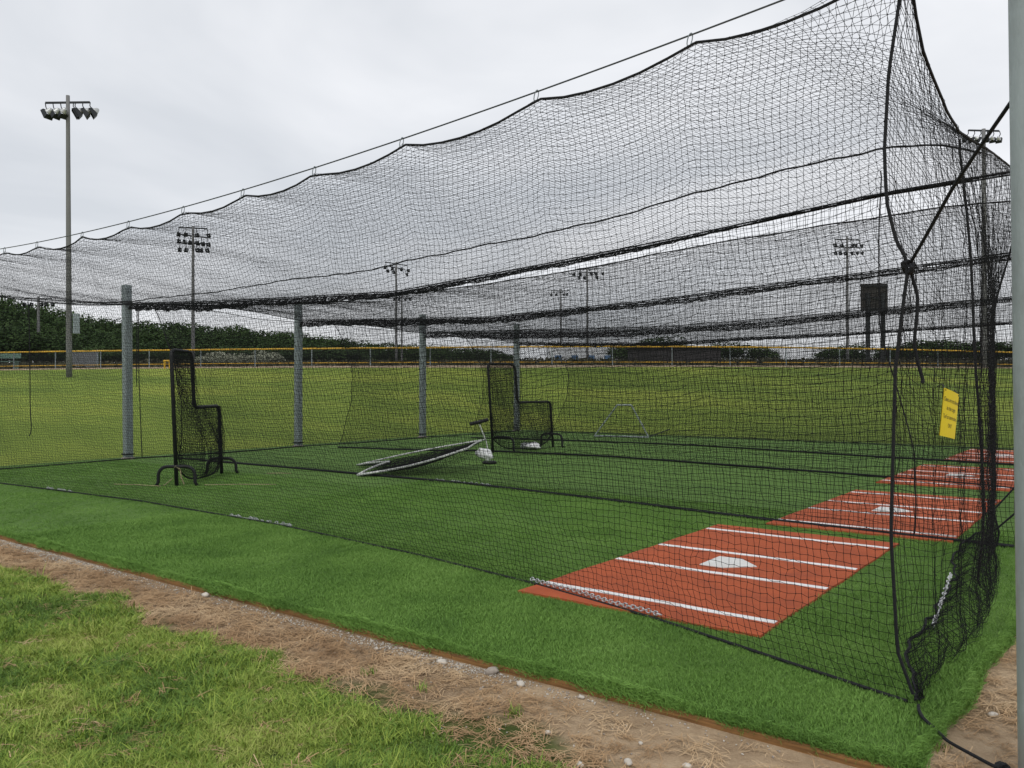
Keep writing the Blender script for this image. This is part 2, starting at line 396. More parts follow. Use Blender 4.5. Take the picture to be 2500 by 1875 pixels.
# ------------------------------------------------------------------ netting
def strand_tubes(S, r, nrm, k=3):
    """S (ns,np,3) strands, nrm (ns,np,3) -> verts, quads"""
    T = np.gradient(S, axis=1); T /= np.linalg.norm(T, axis=2, keepdims=True)+1e-9
    b = np.cross(T, nrm); b /= np.linalg.norm(b, axis=2, keepdims=True)+1e-9; n = np.cross(b, T)
    ns, npn, _ = S.shape
    rr = np.broadcast_to(np.asarray(r, float), (ns, npn))[..., None] if not np.isscalar(r) else r
    V = np.stack([S+rr*(math.cos(a)*n+math.sin(a)*b) for a in np.arange(k)/k*2*np.pi], axis=2)  # ns,np,k,3
    idx = np.arange(ns*npn*k).reshape(ns, npn, k)
    a = idx[:, :-1, :]; c = idx[:, 1:, :]
    q = np.stack([a, np.roll(a, -1, 2), np.roll(c, -1, 2), c], -1).reshape(-1, 4)
    return V.reshape(-1, 3), q
def fast_mesh(name, parts, tris=None):
    vs = []; qs = []; off = 0
    for v, q in parts: vs.append(v); qs.append(q+off); off += len(v)
    V = np.concatenate(vs); Q = np.concatenate(qs)
    if tris is not None: Tv, Tq = tris; V = np.concatenate([V, Tv]); Tq = Tq+off
    me = bpy.data.meshes.new(name); me.vertices.add(len(V)); me.vertices.foreach_set('co', V.astype(np.float32).ravel())
    nq = len(Q); ntq = 0 if tris is None else len(Tq)
    me.loops.add(nq*4+ntq*3)
    lv = Q.ravel() if tris is None else np.concatenate([Q.ravel(), Tq.ravel()])
    me.loops.foreach_set('vertex_index', lv.astype(np.int32)); me.polygons.add(nq+ntq)
    st = np.arange(nq)*4
    if ntq: st = np.concatenate([st, nq*4+np.arange(ntq)*3])
    me.polygons.foreach_set('loop_start', st.astype(np.int32))
    me.update(calc_edges=True); me.validate(); return me
def netting(P, r, sub=1, knots=None, name='netting', parent=None, jit=.004):
    """P (nu,nv,3) grid of knots"""
    P = P+rng.normal(0, jit, P.shape)
    gu = np.gradient(P, axis=0); gv = np.gradient(P, axis=1); n = np.cross(gu, gv); n /= np.linalg.norm(n, axis=2, keepdims=True)+1e-9
    def sel(m): 
        i = np.arange(0, m, sub)
        return i if i[-1] == m-1 else np.append(i, m-1)
    iu, iv = sel(P.shape[0]), sel(P.shape[1])
    A = P[iu].transpose(1, 0, 2); An = n[iu].transpose(1, 0, 2)
    B = P[:, iv]; Bn = n[:, iv]
    parts = [strand_tubes(A, r, An), strand_tubes(B, r, Bn)]
    tris = None
    if knots is not None:
        K = P[knots(P)].reshape(-1, 3); m = len(K); s = r*2.3
        off = np.array([(1, 1, 1), (1, -1, -1), (-1, 1, -1), (-1, -1, 1)])*s*.75
        Tv = (K[:, None]+off[None]).reshape(-1, 3)
        Tq = (np.arange(m)[:, None, None]*4+np.array([(0, 1, 2), (0, 3, 1), (0, 2, 3), (1, 3, 2)])[None]).reshape(-1, 3)
        tris = (Tv, Tq)
    me = fast_mesh(name, parts, tris)
    return tag(link(name, me, NET, parent), kind='stuff')
CELL = .0445
def waves(x, z, s=0): return .05*np.sin(x*.9+s)*np.sin(z*1.1+.4+s)+.022*np.sin(x*2.7+z*.8+s*2)+.010*np.sin(x*6.1+1.3*np.sin(z*2))
RINGX = np.array([-14.3, -13.2, -12.1, -11.1, -10.1, -9.1, -8.02, -6.95, -5.9, -4.9, -3.9, -2.87, -1.87, -.64, .44, 1.6])
RINGX = np.array([-14.35, -13.3, -12.3, -11.25, -10.2, -9.4, -8.59, -7.67, -6.54, -5.54, -4.51, -3.55, -2.57, -1.57, -.34, .74, 1.86])
def scallop(x):
    i = np.clip(np.searchsorted(RINGX, x)-1, 0, len(RINGX)-2); a = RINGX[i]; b = RINGX[i+1]; t = np.clip((x-a)/(b-a), 0, 1)
    return .042+.078*(4*t*(1-t))**.85*(b-a)/1.05
def znear(x): return ztopc(x)-scallop(x)
CZ = [0, .25, .82, 1.61, 1.88, 2.12, 2.25, 2.44, 2.69, 3.08, 3.43, 3.7]; CX = [1.92, 1.83, 1.80, 1.82, 1.85, 1.88, 1.82, 1.78, 1.77, 1.79, 1.84, 1.88]
def ybot_near(x): return ip(x, [-14.4, -11.7, -7.9, -4.8, -2.5, -1, .18, 1.92], [-1.9, -1.29, -1.01, -1.08, -1.33, -1.58, -1.87, -2.46])
# near side net
def near_wall():
    nu = int(16.3/CELL); nv = int(3.6/CELL)
    u = np.linspace(-14.38, 1.88, nu); t = np.linspace(0, 1, nv); X, T = np.meshgrid(u, t, indexing='ij')
    zt = znear(X); Z = zt*(1-T)+.012*T
    yb = ybot_near(X)
    # hangs straight at first, swings inward near the hem
    Y = -2.4+(yb+2.4)*(T**1.25)
    Y += waves(X, Z)*np.sin(np.pi*np.clip(T, 0, 1))**.6*np.clip((1.9-X)/1.0, 0, 1)
    wgt = np.clip((X-.2)/1.68, 0, 1)**1.5
    cx = ip(Z, CZ, CX)
    X2 = X+wgt*(cx-1.88)+.012*np.sin(Z*9+X*2)*(1-wgt)
    Z2 = Z+.010*np.sin(X*5.1+Z*2)*np.sin(np.pi*T)
    return np.stack([X2, Y, Z2], -1)
def side_net(name, P, lab, r, sub, knots=None, hem=.012, top=True, ends=(1, 1), cat='net', group='black net panels of the batting cages', parts=None, jit=.004):
    e = empty(name, (0, 0, 0), label=lab, cat=cat, group=group)
    netting(P, r, sub, knots, parent=e, jit=jit)
    if top: MB().tube(P[::4, 0], .0085, 5).obj('top_rope', ROPE, e)
    if hem: MB().tube(P[::4, -1], hem, 5).obj('hem_rope', ROPE, e)
    if ends[0]: MB().tube(P[0, ::3], .009, 5).obj('edge_rope', ROPE, e)
    if ends[1]: MB().tube(P[-1, ::2], .0085, 6).obj('edge_rope', ROPE, e)
    return e
NW = near_wall()
ewall = side_net('side_net', NW, 'long nearest net wall hanging from scalloped hooks in front of everything', .00148, 1, knots=lambda P: (P[..., 0] > -4.5), hem=.010)
for x in RINGX[1:-1]:
    z = float(ztopc(x)); zz = z-.045
    P = [(x+.012*math.sin(t)-.018*(1-math.cos(t))/2*1, -2.4+.006*math.sin(t), (z+zz)/2-.004+(z-zz+.03)/2*math.cos(t)) for t in np.linspace(0, 2*math.pi, 13)]
    MB().tube(P, .0035, 5).obj('snap_hook', GALV, ewall)
# roof nets
def roof(i, cell):
    y0, y1 = YC[i]+(0, .32, .25, .2)[i], YC[i+1]; nu = int(16.3/cell); nv = int((y1-y0)*1.12/cell)
    u = np.linspace(-14.38, 1.86, nu); t = np.linspace(0, 1, nv); X, Tt = np.meshgrid(u, t, indexing='ij')
    Vv = 1-(1-Tt)**1.3
    zn = {1: ([-14.4, -12.3, -9.9, -7.9, -5.3, -3.3, -1.55, -.5, 1.0, 1.9], [3.36, 3.19, 3.08, 3.0, 3.04, 3.12, 3.26, 3.31, 3.37, 3.42]),
          2: ([-14.4, -9, -5, -.5, 2], [3.26, 3.02, 3.08, 3.28, 3.4]), 3: ([-14.4, -9, -6.5, -4.2, -1.9, 2], [3.22, 3.08, 3.03, 3.08, 3.16, 3.3])}
    z0 = (ztopc(X)-.06) if i == 0 else ip(X, *zn[i])-.012*np.abs(np.sin(X*2.9)); z1 = zfar(i+1, X)
    if i == 0:
        zm = ip(X, [-14.4, -11.3, -9.8, -5.9, -3.8, -1.84, .09, 1.04, 1.9], [3.2, 3.11, 3.09, 3.10, 3.22, 3.36, 3.55, 3.62, 3.62]); vm = .70
        La = (Vv-vm)*(Vv-1)/(vm); Lb = Vv*(Vv-1)/(vm*(vm-1)); Lc = Vv*(Vv-vm)/(1-vm)
        Z = z0*La+zm*Lb+z1*Lc-(scallop(X)-.06)*np.exp(-Vv*12)*(1-Vv)
    else:
        Z = z0*(1-Vv)+z1*Vv+(.10 if i == 1 else .05)*4*Vv*(1-Vv)
    Z += .014*np.sin(X*1.9+Vv*4+i)*np.sin(np.pi*Vv)+.02*np.sin(X*.7+i)*np.sin(np.pi*Vv)+.008*np.sin(X*5+Vv*9)*np.sin(np.pi*Vv)
    Y = y0+(y1-y0)*Vv
    Y[:, 1:] += .006*np.sin(X[:, 1:]*3+Vv[:, 1:]*8)
    P = np.stack([X+.02*np.sin(Vv*14+X)*np.sin(np.pi*Vv), Y, Z], -1)
    return P
def fold(i, P, par):
    """slack netting gathered along the far edge of a roof, hanging as a crumpled roll"""
    x = np.concatenate([np.linspace(-14.35, -5, 520), np.linspace(-4.97, 1.8, 240)]); e_ = np.interp(x, P[:, -1, 0], P[:, -1, 2]); y = YC[i+1]
    amp = ip(x, [-14.4, -13, -11, -6, -3, -.5, 2], [.10, .17, .14, .085, .075, .028, .018])*(1+.12*np.sin(x*2.1+i)+.10*np.sin(x*5.3+i))
    if i: amp = ip(x, [-14.4, -11, -5, 2], [.14, .15, .11, .085])*(1+.12*np.sin(x*1.7+i)+.1*np.sin(x*4.9))
    if i == 3: amp = amp*.6
    parts = []
    for lay in range(2):
        rows = []
        for k in range(8):
            a = k/7*math.pi*1.6+lay*.5
            rows.append(np.stack([x+.02*np.sin(x*31+k+lay), y-.05*(1-np.cos(a))+.015*np.sin(x*9+k+lay*2), e_+.012-amp*(.5-.5*np.cos(a))*(1+.10*np.sin(x*17+k*1.3+lay))], -1))
        G = np.stack(rows, 1)+rng.normal(0, .005, (len(x), 8, 3)); n_ = np.broadcast_to(np.array([0, -1., .2]), G.shape)
        parts += [strand_tubes(G.transpose(1, 0, 2)[:, ::2], .0036, n_.transpose(1, 0, 2)[:, ::2]), strand_tubes(G, .0028, n_)]
    tag(link('gathered_fold', fast_mesh('gathered_fold', parts), NET, par), kind='stuff')
roof_lab = ['roof net over the nearest cage, between the scalloped edge and first dark fold', 'roof net over the second cage, its dark fold crossing the second steel post',
            'roof net over the third cage, its fold low over the middle', 'farthest roof net, its thin dark fold just above the yellow fence cap']
def endz(y): return ip(y, [-2.4, -1.98, -1.3, -.96, -.5, .4, 1.4, 2.3], [3.70, 3.28, 3.16, 3.14, 3.2, 3.33, 3.45, 3.55])
for i in range(4):
    cell = CELL if i == 0 else CELL*1.0
    P = roof(i, cell)
    w_ = np.clip((P[..., 0]-.9)/.96, 0, 1)**2
    if i == 0: P[..., 2] = P[..., 2]*(1-w_)+np.minimum(endz(np.clip(P[..., 1], -2.4, 2.3)), P[..., 2]+.1)*w_
    else: P[..., 2] -= w_*.3*np.sin(np.pi*np.clip((P[..., 1]-YC[i])/4.6, 0, 1))
    er = side_net('roof_net', P, roof_lab[i], 0.0014 if i == 0 else .0016, 2 if i == 0 else 3, knots=(lambda P: (P[..., 0] > -5)) if i == 0 else None, hem=None, top=False, ends=(1, 0), jit=.003 if i == 0 else .005)
    fold(i, P, er)
    if i: MB().tube(P[::5, 0], .008, 5).obj('near_rope', ROPE, er)
    else:
        j = int(np.argmin(np.abs(P[10, :, 1]-.92))); Q = P[::3, j].copy(); Q[:, 2] += .006*np.sin(Q[:, 0]*14); MB().tube(Q, .009, 5).obj('ridge_rope', ROPE, er)
# divider nets
def divider(i):
    y0 = YC[i]; xl = {1: -13.5, 2: -13.2, 3: -12.9, 4: -13.0}[i]
    nu = int((1.8-xl)/CELL*1.03); nv = int(3.5/CELL)
    u = np.linspace(0, 1, nu); t = np.linspace(0, 1, nv); Uu, T = np.meshgrid(u, t, indexing='ij')
    xr = {1: 1.86, 2: 2.0, 3: 2.1, 4: 2.1}[i]
    X = xl+(xr-xl)*Uu
    Z = (zfar(i, X)-.0)*(1-T)+.012*T
    yb = {1: ip(X, [-14, -11.8, -8, -5.7, -3, -.6, .8, 1.9], [2.9, 3.0, 3.08, 3.1, 2.82, 2.47, 2.35, 2.3]),
          2: ip(X, [-14, -11, -9.3, -6.6, -4.3, -1.1, 1, 2], [6.9, 7.6, 8.4, 8.75, 8.5, 8.1, 7.6, 6.9]),
          3: ip(X, [-14, -10.6, -6.4, -2.1, 0, 2], [11.6, 12.6, 13.0, 12.15, 11.9, 11.5]), 4: 16.25+0*X}[i]
    Y = y0+(yb-y0)*T**1.6+waves(X, Z, i)*1.2*np.sin(np.pi*T)**.6
    # concave free left end
    wl = np.clip(1-(X-xl)/2.2, 0, 1)**1.5
    X = X+wl*(.75*np.sin(np.pi*np.clip(T, 0, 1)**.8)-.1)
    X = X+.02*np.sin(Z*7+X)
    return np.stack([X, Y, Z], -1)
div_lab = {1: 'first divider net beyond the near cage, its hem lying behind the nearest mat', 2: 'second divider net, hem crossing the turf behind the fallen screen',
           3: 'third divider net, hem crossing the turf in front of the trapezoid frame', 4: 'farthest divider net along the outfield grass'}
for i in (1, 2, 3, 4):
    P = divider(i); side_net('divider_net', P, div_lab[i], .0021, 3, hem=.022 if i < 4 else .012, ends=(1, 1), jit=.006)
    # slack net lying on the turf beside the hem
# far end nets (left end of the cages)
def far_end():
    ya, yb = -2.4, 16.2; nu = int((yb-ya)/CELL); nv = int(3.45/CELL)
    u = np.linspace(ya, yb, nu); t = np.linspace(0, 1, nv); Y, T = np.meshgrid(u, t, indexing='ij')
    ph = ip(Y, YC, [0, 1, 2, 3, 4]) % 1.0
    zt = ip(Y, [-2.4, -.3, .8, 2.2, 4.1, 5.5, 8.3, 10.1, 11.5, 14.6, 16.2], [3.5, 3.27, 3.27, 3.33, 3.33, 3.2, 3.2, 3.16, 3.16, 3.04, 3.04])
    Z = zt*(1-T)+.012*T
    X = -14.35+.05*np.sin(Y*1.3)*np.sin(np.pi*T)+.25*T**3*np.sin(np.pi*ph)-.02
    return np.stack([X, Y+.015*np.sin(Z*5), Z], -1)
side_net('end_net', far_end(), 'far end net hung between the row of steel posts in front of the outfield', .0018, 3, hem=.014, ends=(1, 1), jit=.006)
# near end net (behind home plate), bulging and bunched
def near_end():
    nu = int(4.7*1.35/CELL); nv = int(3.5/CELL*1.1)
    u = np.linspace(0, 1, nu); t = np.linspace(0, 1, nv); Uu, T = np.meshgrid(u, t, indexing='ij')
    Y = -2.4+4.7*Uu
    zt = endz(Y); Z = zt*(1-T)+.012*T
    xt = 1.87+0*Y
    xm = ip(Y, [-2.4, -1.9, -1.3, -.6, .5, 1.3, 2.3], [1.82, 1.93, 2.02, 2.0, 1.88, 1.79, 1.67])
    xb = ip(Y, [-2.4, -1.8, -1.09, -.48, .77, 1.2, 2.3], [1.92, 1.90, 1.94, 1.92, 1.83, 1.72, 1.66])
    zz = np.clip(Z/3.2, 0, 1)
    a = np.clip((Z-2.1)/1.1, 0, 1); a = a*a*(3-2*a); bb = np.clip(Z/.7, 0, 1)
    X = (xb*(1-bb)+xm*bb)*(1-a)+xt*a
    near = np.clip(1-(Y+2.4)/.35, 0, 1); X = X*(1-near)+ip(Z, CZ, CX)*near
    Z = np.maximum(Z, .012)
    X = X+.05*np.exp(-((Z-.12)/.14)**2)*np.clip((Y+2.2)/.6, 0, 1)
    pleat = np.clip(1-near, 0, 1)*np.sin(np.pi*np.clip(Uu, 0, 1))**.4*(.08+.92*np.clip(T*1.4, 0, 1))
    pleat = pleat*np.clip(1.15-.42*np.clip(Y+.2, 0, 3), .15, 1)
    X = X+pleat*(0.022*np.sin(Y*15+1.5*np.sin(Z*1.5))+.014*np.sin(Y*37+Z))
    Y = Y+pleat*.02*np.sin(Y*11+Z*2.3)
    rows = []; x0, y0 = X[:, -1], Y[:, -1]; g_ = np.clip((y0+2.38)/.9, 0.05, 1)
    for k in range(1, 15):
        a = k/14
        rows.append(np.stack([x0-g_*.27*a+.006*np.sin(y0*11+k), y0+.008*np.sin(k*1.9+y0*7), .014+g_*(.10*np.sin(np.pi*a)**2+.02*a*np.abs(np.sin(y0*5+k*.7)))], -1))
    return np.concatenate([np.stack([X, Y, Z], -1), np.stack(rows, 1)], 1)
NE = near_end()
eend = side_net('end_net', NE, 'bulging bunched net behind home plate at the right, carrying the yellow sign', .0014, 2, hem=.009, ends=(0, 1), jit=.006)
for i in (1, 2, 3):
    y0, y1 = YC[i], YC[i+1]; nu = int((y1-y0)*1.1/CELL); nv = int(3.5/CELL)
    u = np.linspace(0, 1, nu); t = np.linspace(0, 1, nv); Uu, T = np.meshgrid(u, t, indexing='ij')
    Y = y0+(y1-y0)*Uu; zt = endz(-2.4+4.7*Uu); Z = zt*(1-T)+.012*T
    X = 1.9+.1*i*.5+.12*np.sin(np.pi*Uu)*np.sin(np.pi*T)+.03*np.sin(Y*13+Z)+.1*T
    side_net('end_net', np.stack([X, Y, Z], -1), ['', 'end net of the second cage, behind the bunched nearest end net', 'end net of the third cage, right of the third red mat', 'end net of the farthest cage, beside the smallest red mat'][i], .0018, 3, hem=.014, ends=(0, 1), jit=.005)

# ------------------------------------------------------------------ ropes and cords
def cord(pts, lab, r=.007, name='rope', cat='rope', m=None, wob=.01, grp='guy ropes and dangling cords', n=14):
    P = np.array(pts, float); t = np.linspace(0, len(P)-1, n*(len(P)-1)+1); i = np.arange(len(P))
    Q = np.stack([np.interp(t, i, P[:, k]) for k in range(3)], -1)
    q2 = Q.copy()
    for _ in range(4): q2[1:-1] = (q2[:-2]+q2[1:-1]*2+q2[2:])/4
    q2[1:-1, 0] += wob*np.sin(t[1:-1]*3.1+pts[0][1]); q2[1:-1, 1] += wob*np.cos(t[1:-1]*2.3)
    o = MB().tube(q2, r, 6).obj(name, m or ROPE)
    return tag(o, lab, cat, grp)
cord([(2.40, -3.08, 2.66), (2.12, -2.73, 2.40), (1.885, -2.4, 2.135)], 'taut black rope running from the galvanised post down to the knot on the corner net', .008, wob=.002)
cord([(1.93, -2.46, .015), (1.97, -2.62, .02), (2.1, -2.75, -.01), (2.28, -2.93, .0), (2.40, -3.05, .03)], 'black rope trailing from the foot of the corner net over the turf to the post', .008, wob=.008)
cord([(1.89, -2.40, 2.12), (1.905, -2.36, 1.98), (1.90, -2.38, 1.75), (1.93, -2.36, 1.55)], 'loose black rope tail hanging under the knot on the corner net', .009, wob=.006)
kn = MB()
for a in range(3):
    kn.tube([(1.875+.02*math.cos(t+a), -2.405+.018*math.sin(t*2+a), 2.115+.028*math.sin(t+a*.7)) for t in np.linspace(0, 2*math.pi, 12)], .011, 6)
tag(kn.obj('rope_knot', ROPE), 'thick black knot where the guy rope ties the corner net', 'knot')
kn = MB()
for a in range(3):
    kn.tube([(2.33+.02*math.cos(t+a), -2.985+.018*math.sin(t*2+a), .015+.02*math.sin(t+a*.7)) for t in np.linspace(0, 2*math.pi, 12)], .010, 6)
kn.tube([(2.33, -2.985, .01), (2.34, -3.0, -.04)], .008, 5)
tag(kn.obj('rope_knot', ROPE), 'black knot on the ground at the foot of the galvanised post', 'knot')
cord([(.67, 2.27, 3.75), (.66, 2.27, 2.9), (.64, 2.27, 2.18), (.80, 2.29, 1.6), (.97, 2.3, .85), (.99, 2.33, .4), (.95, 2.35, .02)], 'black cord running down the first divider net just right of the corner rope', .007)
cord([(1.86, -.82, 3.12), (1.93, -.89, 2.2), (2.0, -1.0, 1.35), (1.98, -.86, .6), (1.95, -.7, .25)], 'black cord hanging down the bunched end net, right of the yellow sign', .008)
cord([(1.67, 2.25, .35), (2.05, 2.3, .85), (2.5, 2.4, 1.5)], 'slanting black rope tying the bunched end net out to the right, upper one', .008, wob=.003)
cord([(1.67, 2.25, .15), (2.05, 2.2, .55), (2.5, 2.1, 1.0)], 'slanting black rope tying the bunched end net out to the right, lower one', .009, wob=.003)
cord([(-14.28, 2.38, 3.3), (-14.28, 2.41, 1.9), (-14.28, 2.47, .02)], 'black cord down the far end net just right of the first steel post', .009)
cord([(-14.25, 2.33, 3.3), (-14.2, 2.33, 2.5), (-14.2, 2.30, 1.75), (-14.22, 2.32, 1.55)], 'short black cord hanging beside the first steel post', .009)
cord([(-14.25, .17, 3.2), (-14.25, .22, 1.6), (-14.26, .24, .8), (-14.26, .20, .6)], 'thin black cord hanging in the far end net, left of the first steel post', .009)

# chains on the hems
def chain(pts, lab, gaps=0):
    P = np.array(pts, float); d = np.r_[0, np.cumsum(np.linalg.norm(np.diff(P, axis=0), axis=1))]; mb = MB(); s = 0; k = 0
    L_, W_, r = .044, .022, .0040
    while s < d[-1]:
        c = np.array([np.interp(s, d, P[:, a]) for a in range(3)]); c2 = np.array([np.interp(min(s+.03, d[-1]+.001), d, P[:, a]) for a in range(3)])
        if gaps and math.sin(s*gaps)+math.sin(s*gaps*2.7+1) < .1: s += .026; k += 1; continue
        t = c2-c+np.array([1e-4, 0, 0]); t /= np.linalg.norm(t); up = np.array([0, 0, 1.]); sd_ = np.cross(t, up); 
        a_ = (rnd.uniform(.15, .55) if k % 2 else rnd.uniform(-1.4, -.9)); q = sd_*math.cos(a_)+up*math.sin(a_)
        mb.tube([c+t*L_/2*math.cos(x)*1.0+q*W_/2*math.sin(x)*1.25 for x in np.linspace(0, 2*math.pi, 11)], r, 5, cap=False); s += .033; k += 1
    if gaps: mb.tube(P-np.array([0, 0, .012]), .004, 4)
    return tag(mb.obj('chain', CHAIN), lab, 'chain', 'silver chains weighing the net hems')
def hemx(a, b, off=.02, z=.022):
    xs = np.linspace(a, b, 40); return [(x, float(ybot_near(x))+off+.012*math.sin(x*9), z+.004) for x in xs]
chain(hemx(-1.0, .26, .03, .03), 'silver chain lying across the near edge of the nearest red mat')
chain(hemx(-5.75, -4.6, .02), 'silver chain showing along the near net hem, left of the nearest red mat', gaps=19)
chain(hemx(-10.3, -9.6, .02), 'silver chain showing along the near net hem, below the first L-shaped screen', gaps=19)
chain([(1.74, -1.05, .04), (1.71, -.6, .09), (1.68, -.2, .13), (1.66, .05, .14)], 'silver chain caught in the bunched skirt of the end net', gaps=19)
chain([(-6.3, 3.12, .03), (-5.6, 3.1, .03), (-5.0, 3.06, .03)], 'silver chain on the first divider hem beside the fallen screen', gaps=19)

# ------------------------------------------------------------------ sign
TL, TR, BR, BL = [np.array(p) for p in ((1.668, -.14, 1.53), (1.745, .13, 1.475), (1.71, .13, 1.13), (1.64, -.14, 1.172))]
off = np.array([.22, -.25, 0])
# the sign hangs on the outside of the end net
def onray(p, dist): 
    c = np.array(CP); d = p-c; return c+d*dist
TL, TR, BR, BL = [np.array(p) for p in ((1.967, -2.02, 1.527), (2.006, -1.84, 1.49), (1.985, -1.84, 1.253), (1.944, -2.02, 1.28))]
es = empty('warning_sign', tuple(BL), label='yellow plastic sign with black lettering tied to the bunched end net', cat='sign')
nrm = np.cross(TR-TL, BL-TL); nrm /= np.linalg.norm(nrm)
if nrm @ (np.array(CP)-TL) < 0: nrm = -nrm
def sp(u, v, h=0):
    p = (TL*(1-u)+TR*u)*(1-v)+(BL*(1-u)+BR*u)*v
    return p+nrm*(h+.006*math.sin(math.pi*u))-BL
v = []; f = []; n = 8
for h in (.0015, -.0015):
    for i in range(n+1):
        for j in range(n+1): v.append(sp(i/n, j/n, h))
for k_ in range(2):
    for i in range(n):
        for j in range(n):
            a = k_*(n+1)**2+i*(n+1)+j; q = (a, a+1, a+n+2, a+n+1); f.append(q if k_ else q[::-1])
MB().add(v, f).obj('sign_panel', SIGNY, es)
def sign_text(txt, vc, h, width=None):
    c = bpy.data.curves.new('tmp_text', 'FONT'); c.body = txt; c.align_x = 'CENTER'; c.align_y = 'CENTER'; c.size = 1
    o = bpy.data.objects.new('tmp_text', c); col.objects.link(o); dg = bpy.context.evaluated_depsgraph_get(); dg.update()
    me = bpy.data.meshes.new_from_object(o.evaluated_get(dg)); bpy.data.objects.remove(o); bpy.data.curves.remove(c)
    xs = [q.co.x for q in me.vertices]; wd = max(xs)-min(xs)
    s = width/wd
    for q in me.vertices:
        u = .5+q.co.x*s; vv_ = vc-q.co.y*h; q.co = Vector(sp(u, vv_, .0032))
    me.name = 'lettering'; link('lettering', me, INK, es)
sign_text('Cleats are not allowed', .215, .125, .94)
sign_text('in the cages', .39, .125, .56)
sign_text('Turf or tennis shoes', .575, .125, .86)
sign_text('ONLY', .755, .125, .24)
for u_, v_ in ((.06, .04), (.94, .04)):
    p = sp(u_, v_, .004); MB().tube([p, p+np.array([-.02, .02, .03]), p+np.array([-.05, .06, .02])], .003, 5).obj('cable_tie', INK, es)

# ------------------------------------------------------------------ L screens
def hoop(c, d, w_, h, r, rc=.14):
    P = []; d = np.array([d[0], d[1], 0])/math.hypot(*d[:2]); c = np.array(c); up = np.array([0, 0, 1.])
    P.append(c-d*(w_/2+.03)); P.append(c-d*w_/2+up*.06); P.append(c-d*w_/2+up*(h-rc))
    for t in np.linspace(0, math.pi/2, 6)[1:]: P.append(c-d*(w_/2-rc+rc*math.cos(t))+up*(h-rc+rc*math.sin(t)))
    for t in np.linspace(math.pi/2, 0, 6)[:-1]: P.append(c+d*(w_/2-rc+rc*math.cos(t))+up*(h-rc+rc*math.sin(t)))
    P += [c+d*w_/2+up*(h-rc), c+d*w_/2+up*.06, c+d*(w_/2+.03)]
    mb = MB(); mb.tube(P, r, 8); return mb
def lscreen(A, B, H, tall, step, r, lab, hoops, bag, dirn, dens):
    A = np.array(A, float); B = np.array(B, float); Wd = np.linalg.norm(B-A); d = (B-A)/Wd; up = np.array([0, 0, 1.]); n = np.array([d[1], -d[0], 0])
    e = empty('pitching_screen', tuple(A), label=lab, cat='pitching screen', group='black L-shaped pitching screens')
    def q(s, z, o=0): return d*s+up*z+n*o+np.array([-.075*z, 0, 0])
    def arc(c, r0, a0, a1, m=5): return [q(c[0]+r0*math.cos(t), c[1]+r0*math.sin(t)) for t in np.linspace(a0, a1, m)]
    rc = .10
    P = [q(0, 0), q(0, H-rc)]+arc((rc, H-rc), rc, math.pi, math.pi/2)+arc((tall-rc*1.6, H-rc*1.6), rc*1.6, math.pi/2, 0)
    P += [q(tall, step+rc)]+arc((tall+rc, step+rc), rc, math.pi, 1.5*math.pi)+arc((Wd-rc, step-rc), rc, math.pi/2, 0)+[q(Wd, .0)]
    MB().tube(P, r, 8).obj('frame', FRAMEB, e, smooth=True)
    for hc, hw, hh in hoops: hoop(q(hc, 0), n+d*.1, hw, hh, r*.85).obj('foot', FRAMEB, e, smooth=True)
    # net panels, slack bag at the bottom
    c = .042; parts = []
    def panel(s0, s1, z0f, z1, ph):
        nu = max(3, int((s1-s0)/c)); nv = max(3, int((z1-.12)/c)); u = np.linspace(0, 1, nu); t = np.linspace(0, 1, nv); Uu, T = np.meshgrid(u, t, indexing='ij')
        S = s0+(s1-s0)*Uu; zb = z0f(S); Z = z1*(1-T)+zb*T
        O = bag*np.clip(1.25-Z/step, 0, 1)*np.sin(np.pi*np.clip(S/Wd, 0, 1))*np.sin(np.pi*np.clip(T, 0, 1)*.85)**2+.02*np.sin(S*9+Z*4+ph)
        return d*S[..., None]+up*Z[..., None]+n*O[..., None]+np.array([-.075, 0, 0])*Z[..., None]
    zb = lambda S: .05+.9*(2*S/Wd-1)**4*.35+.0*S
    for ph in dens:
        a = panel(0, tall, zb, H, ph); b = panel(tall, Wd, zb, step, ph)
        for g in (a, b):
            g = g+n*.03*ph; gu = np.gradient(g, axis=0); gv = np.gradient(g, axis=1); nn_ = np.cross(gu, gv); nn_ /= np.linalg.norm(nn_, axis=2, keepdims=True)+1e-9
            g = g+rng.normal(0, .005, g.shape)
            parts += [strand_tubes(g.transpose(1, 0, 2), .0024, nn_.transpose(1, 0, 2)), strand_tubes(g, .0024, nn_)]
    tag(link('netting', fast_mesh('netting', parts), NET, e), kind='stuff')
    S = np.linspace(0, Wd, 24); o_ = bag*np.sin(np.pi*S/Wd)*.25
    MB().tube([q(s_, float(zb(s_))-.01, float(k_)) for s_, k_ in zip(S, o_)], .014, 5).obj('hem_rope', ROPE, e)
    return e, q
s1, q1 = lscreen((-9.14, .25, 0), (-10.18, 1.72, 0), 2.12, .76, 1.20, .031, 'large black L-shaped pitching screen standing in the nearest cage', [(0, .56, .30), (1.80, .50, .27)], .22, 1, (0, 1, 2))
tw = MB()
tw.tube([(-.0, -.0, .30), (.03, .04, .25), (.05, .05, .12), (.06, .09, .02)], .010, 5); tw.tube([(0, -.02, .31), (.04, .02, .27), (.0, .05, .24), (-.04, 0, .27), (0, -.03, .30)], .012, 5)
tw.tube([(-.03, -.05, .12), (-.10, -.12, .03), (-.14, -.14, .01)], .007, 4)
tw.obj('twine_tie', TWINE, s1)
for (a, b) in (((-9.9, -.02, .012), (-9.3, .18, .012)), ((-9.0, .45, .012), (-8.3, 1.0, .012))):
    pass
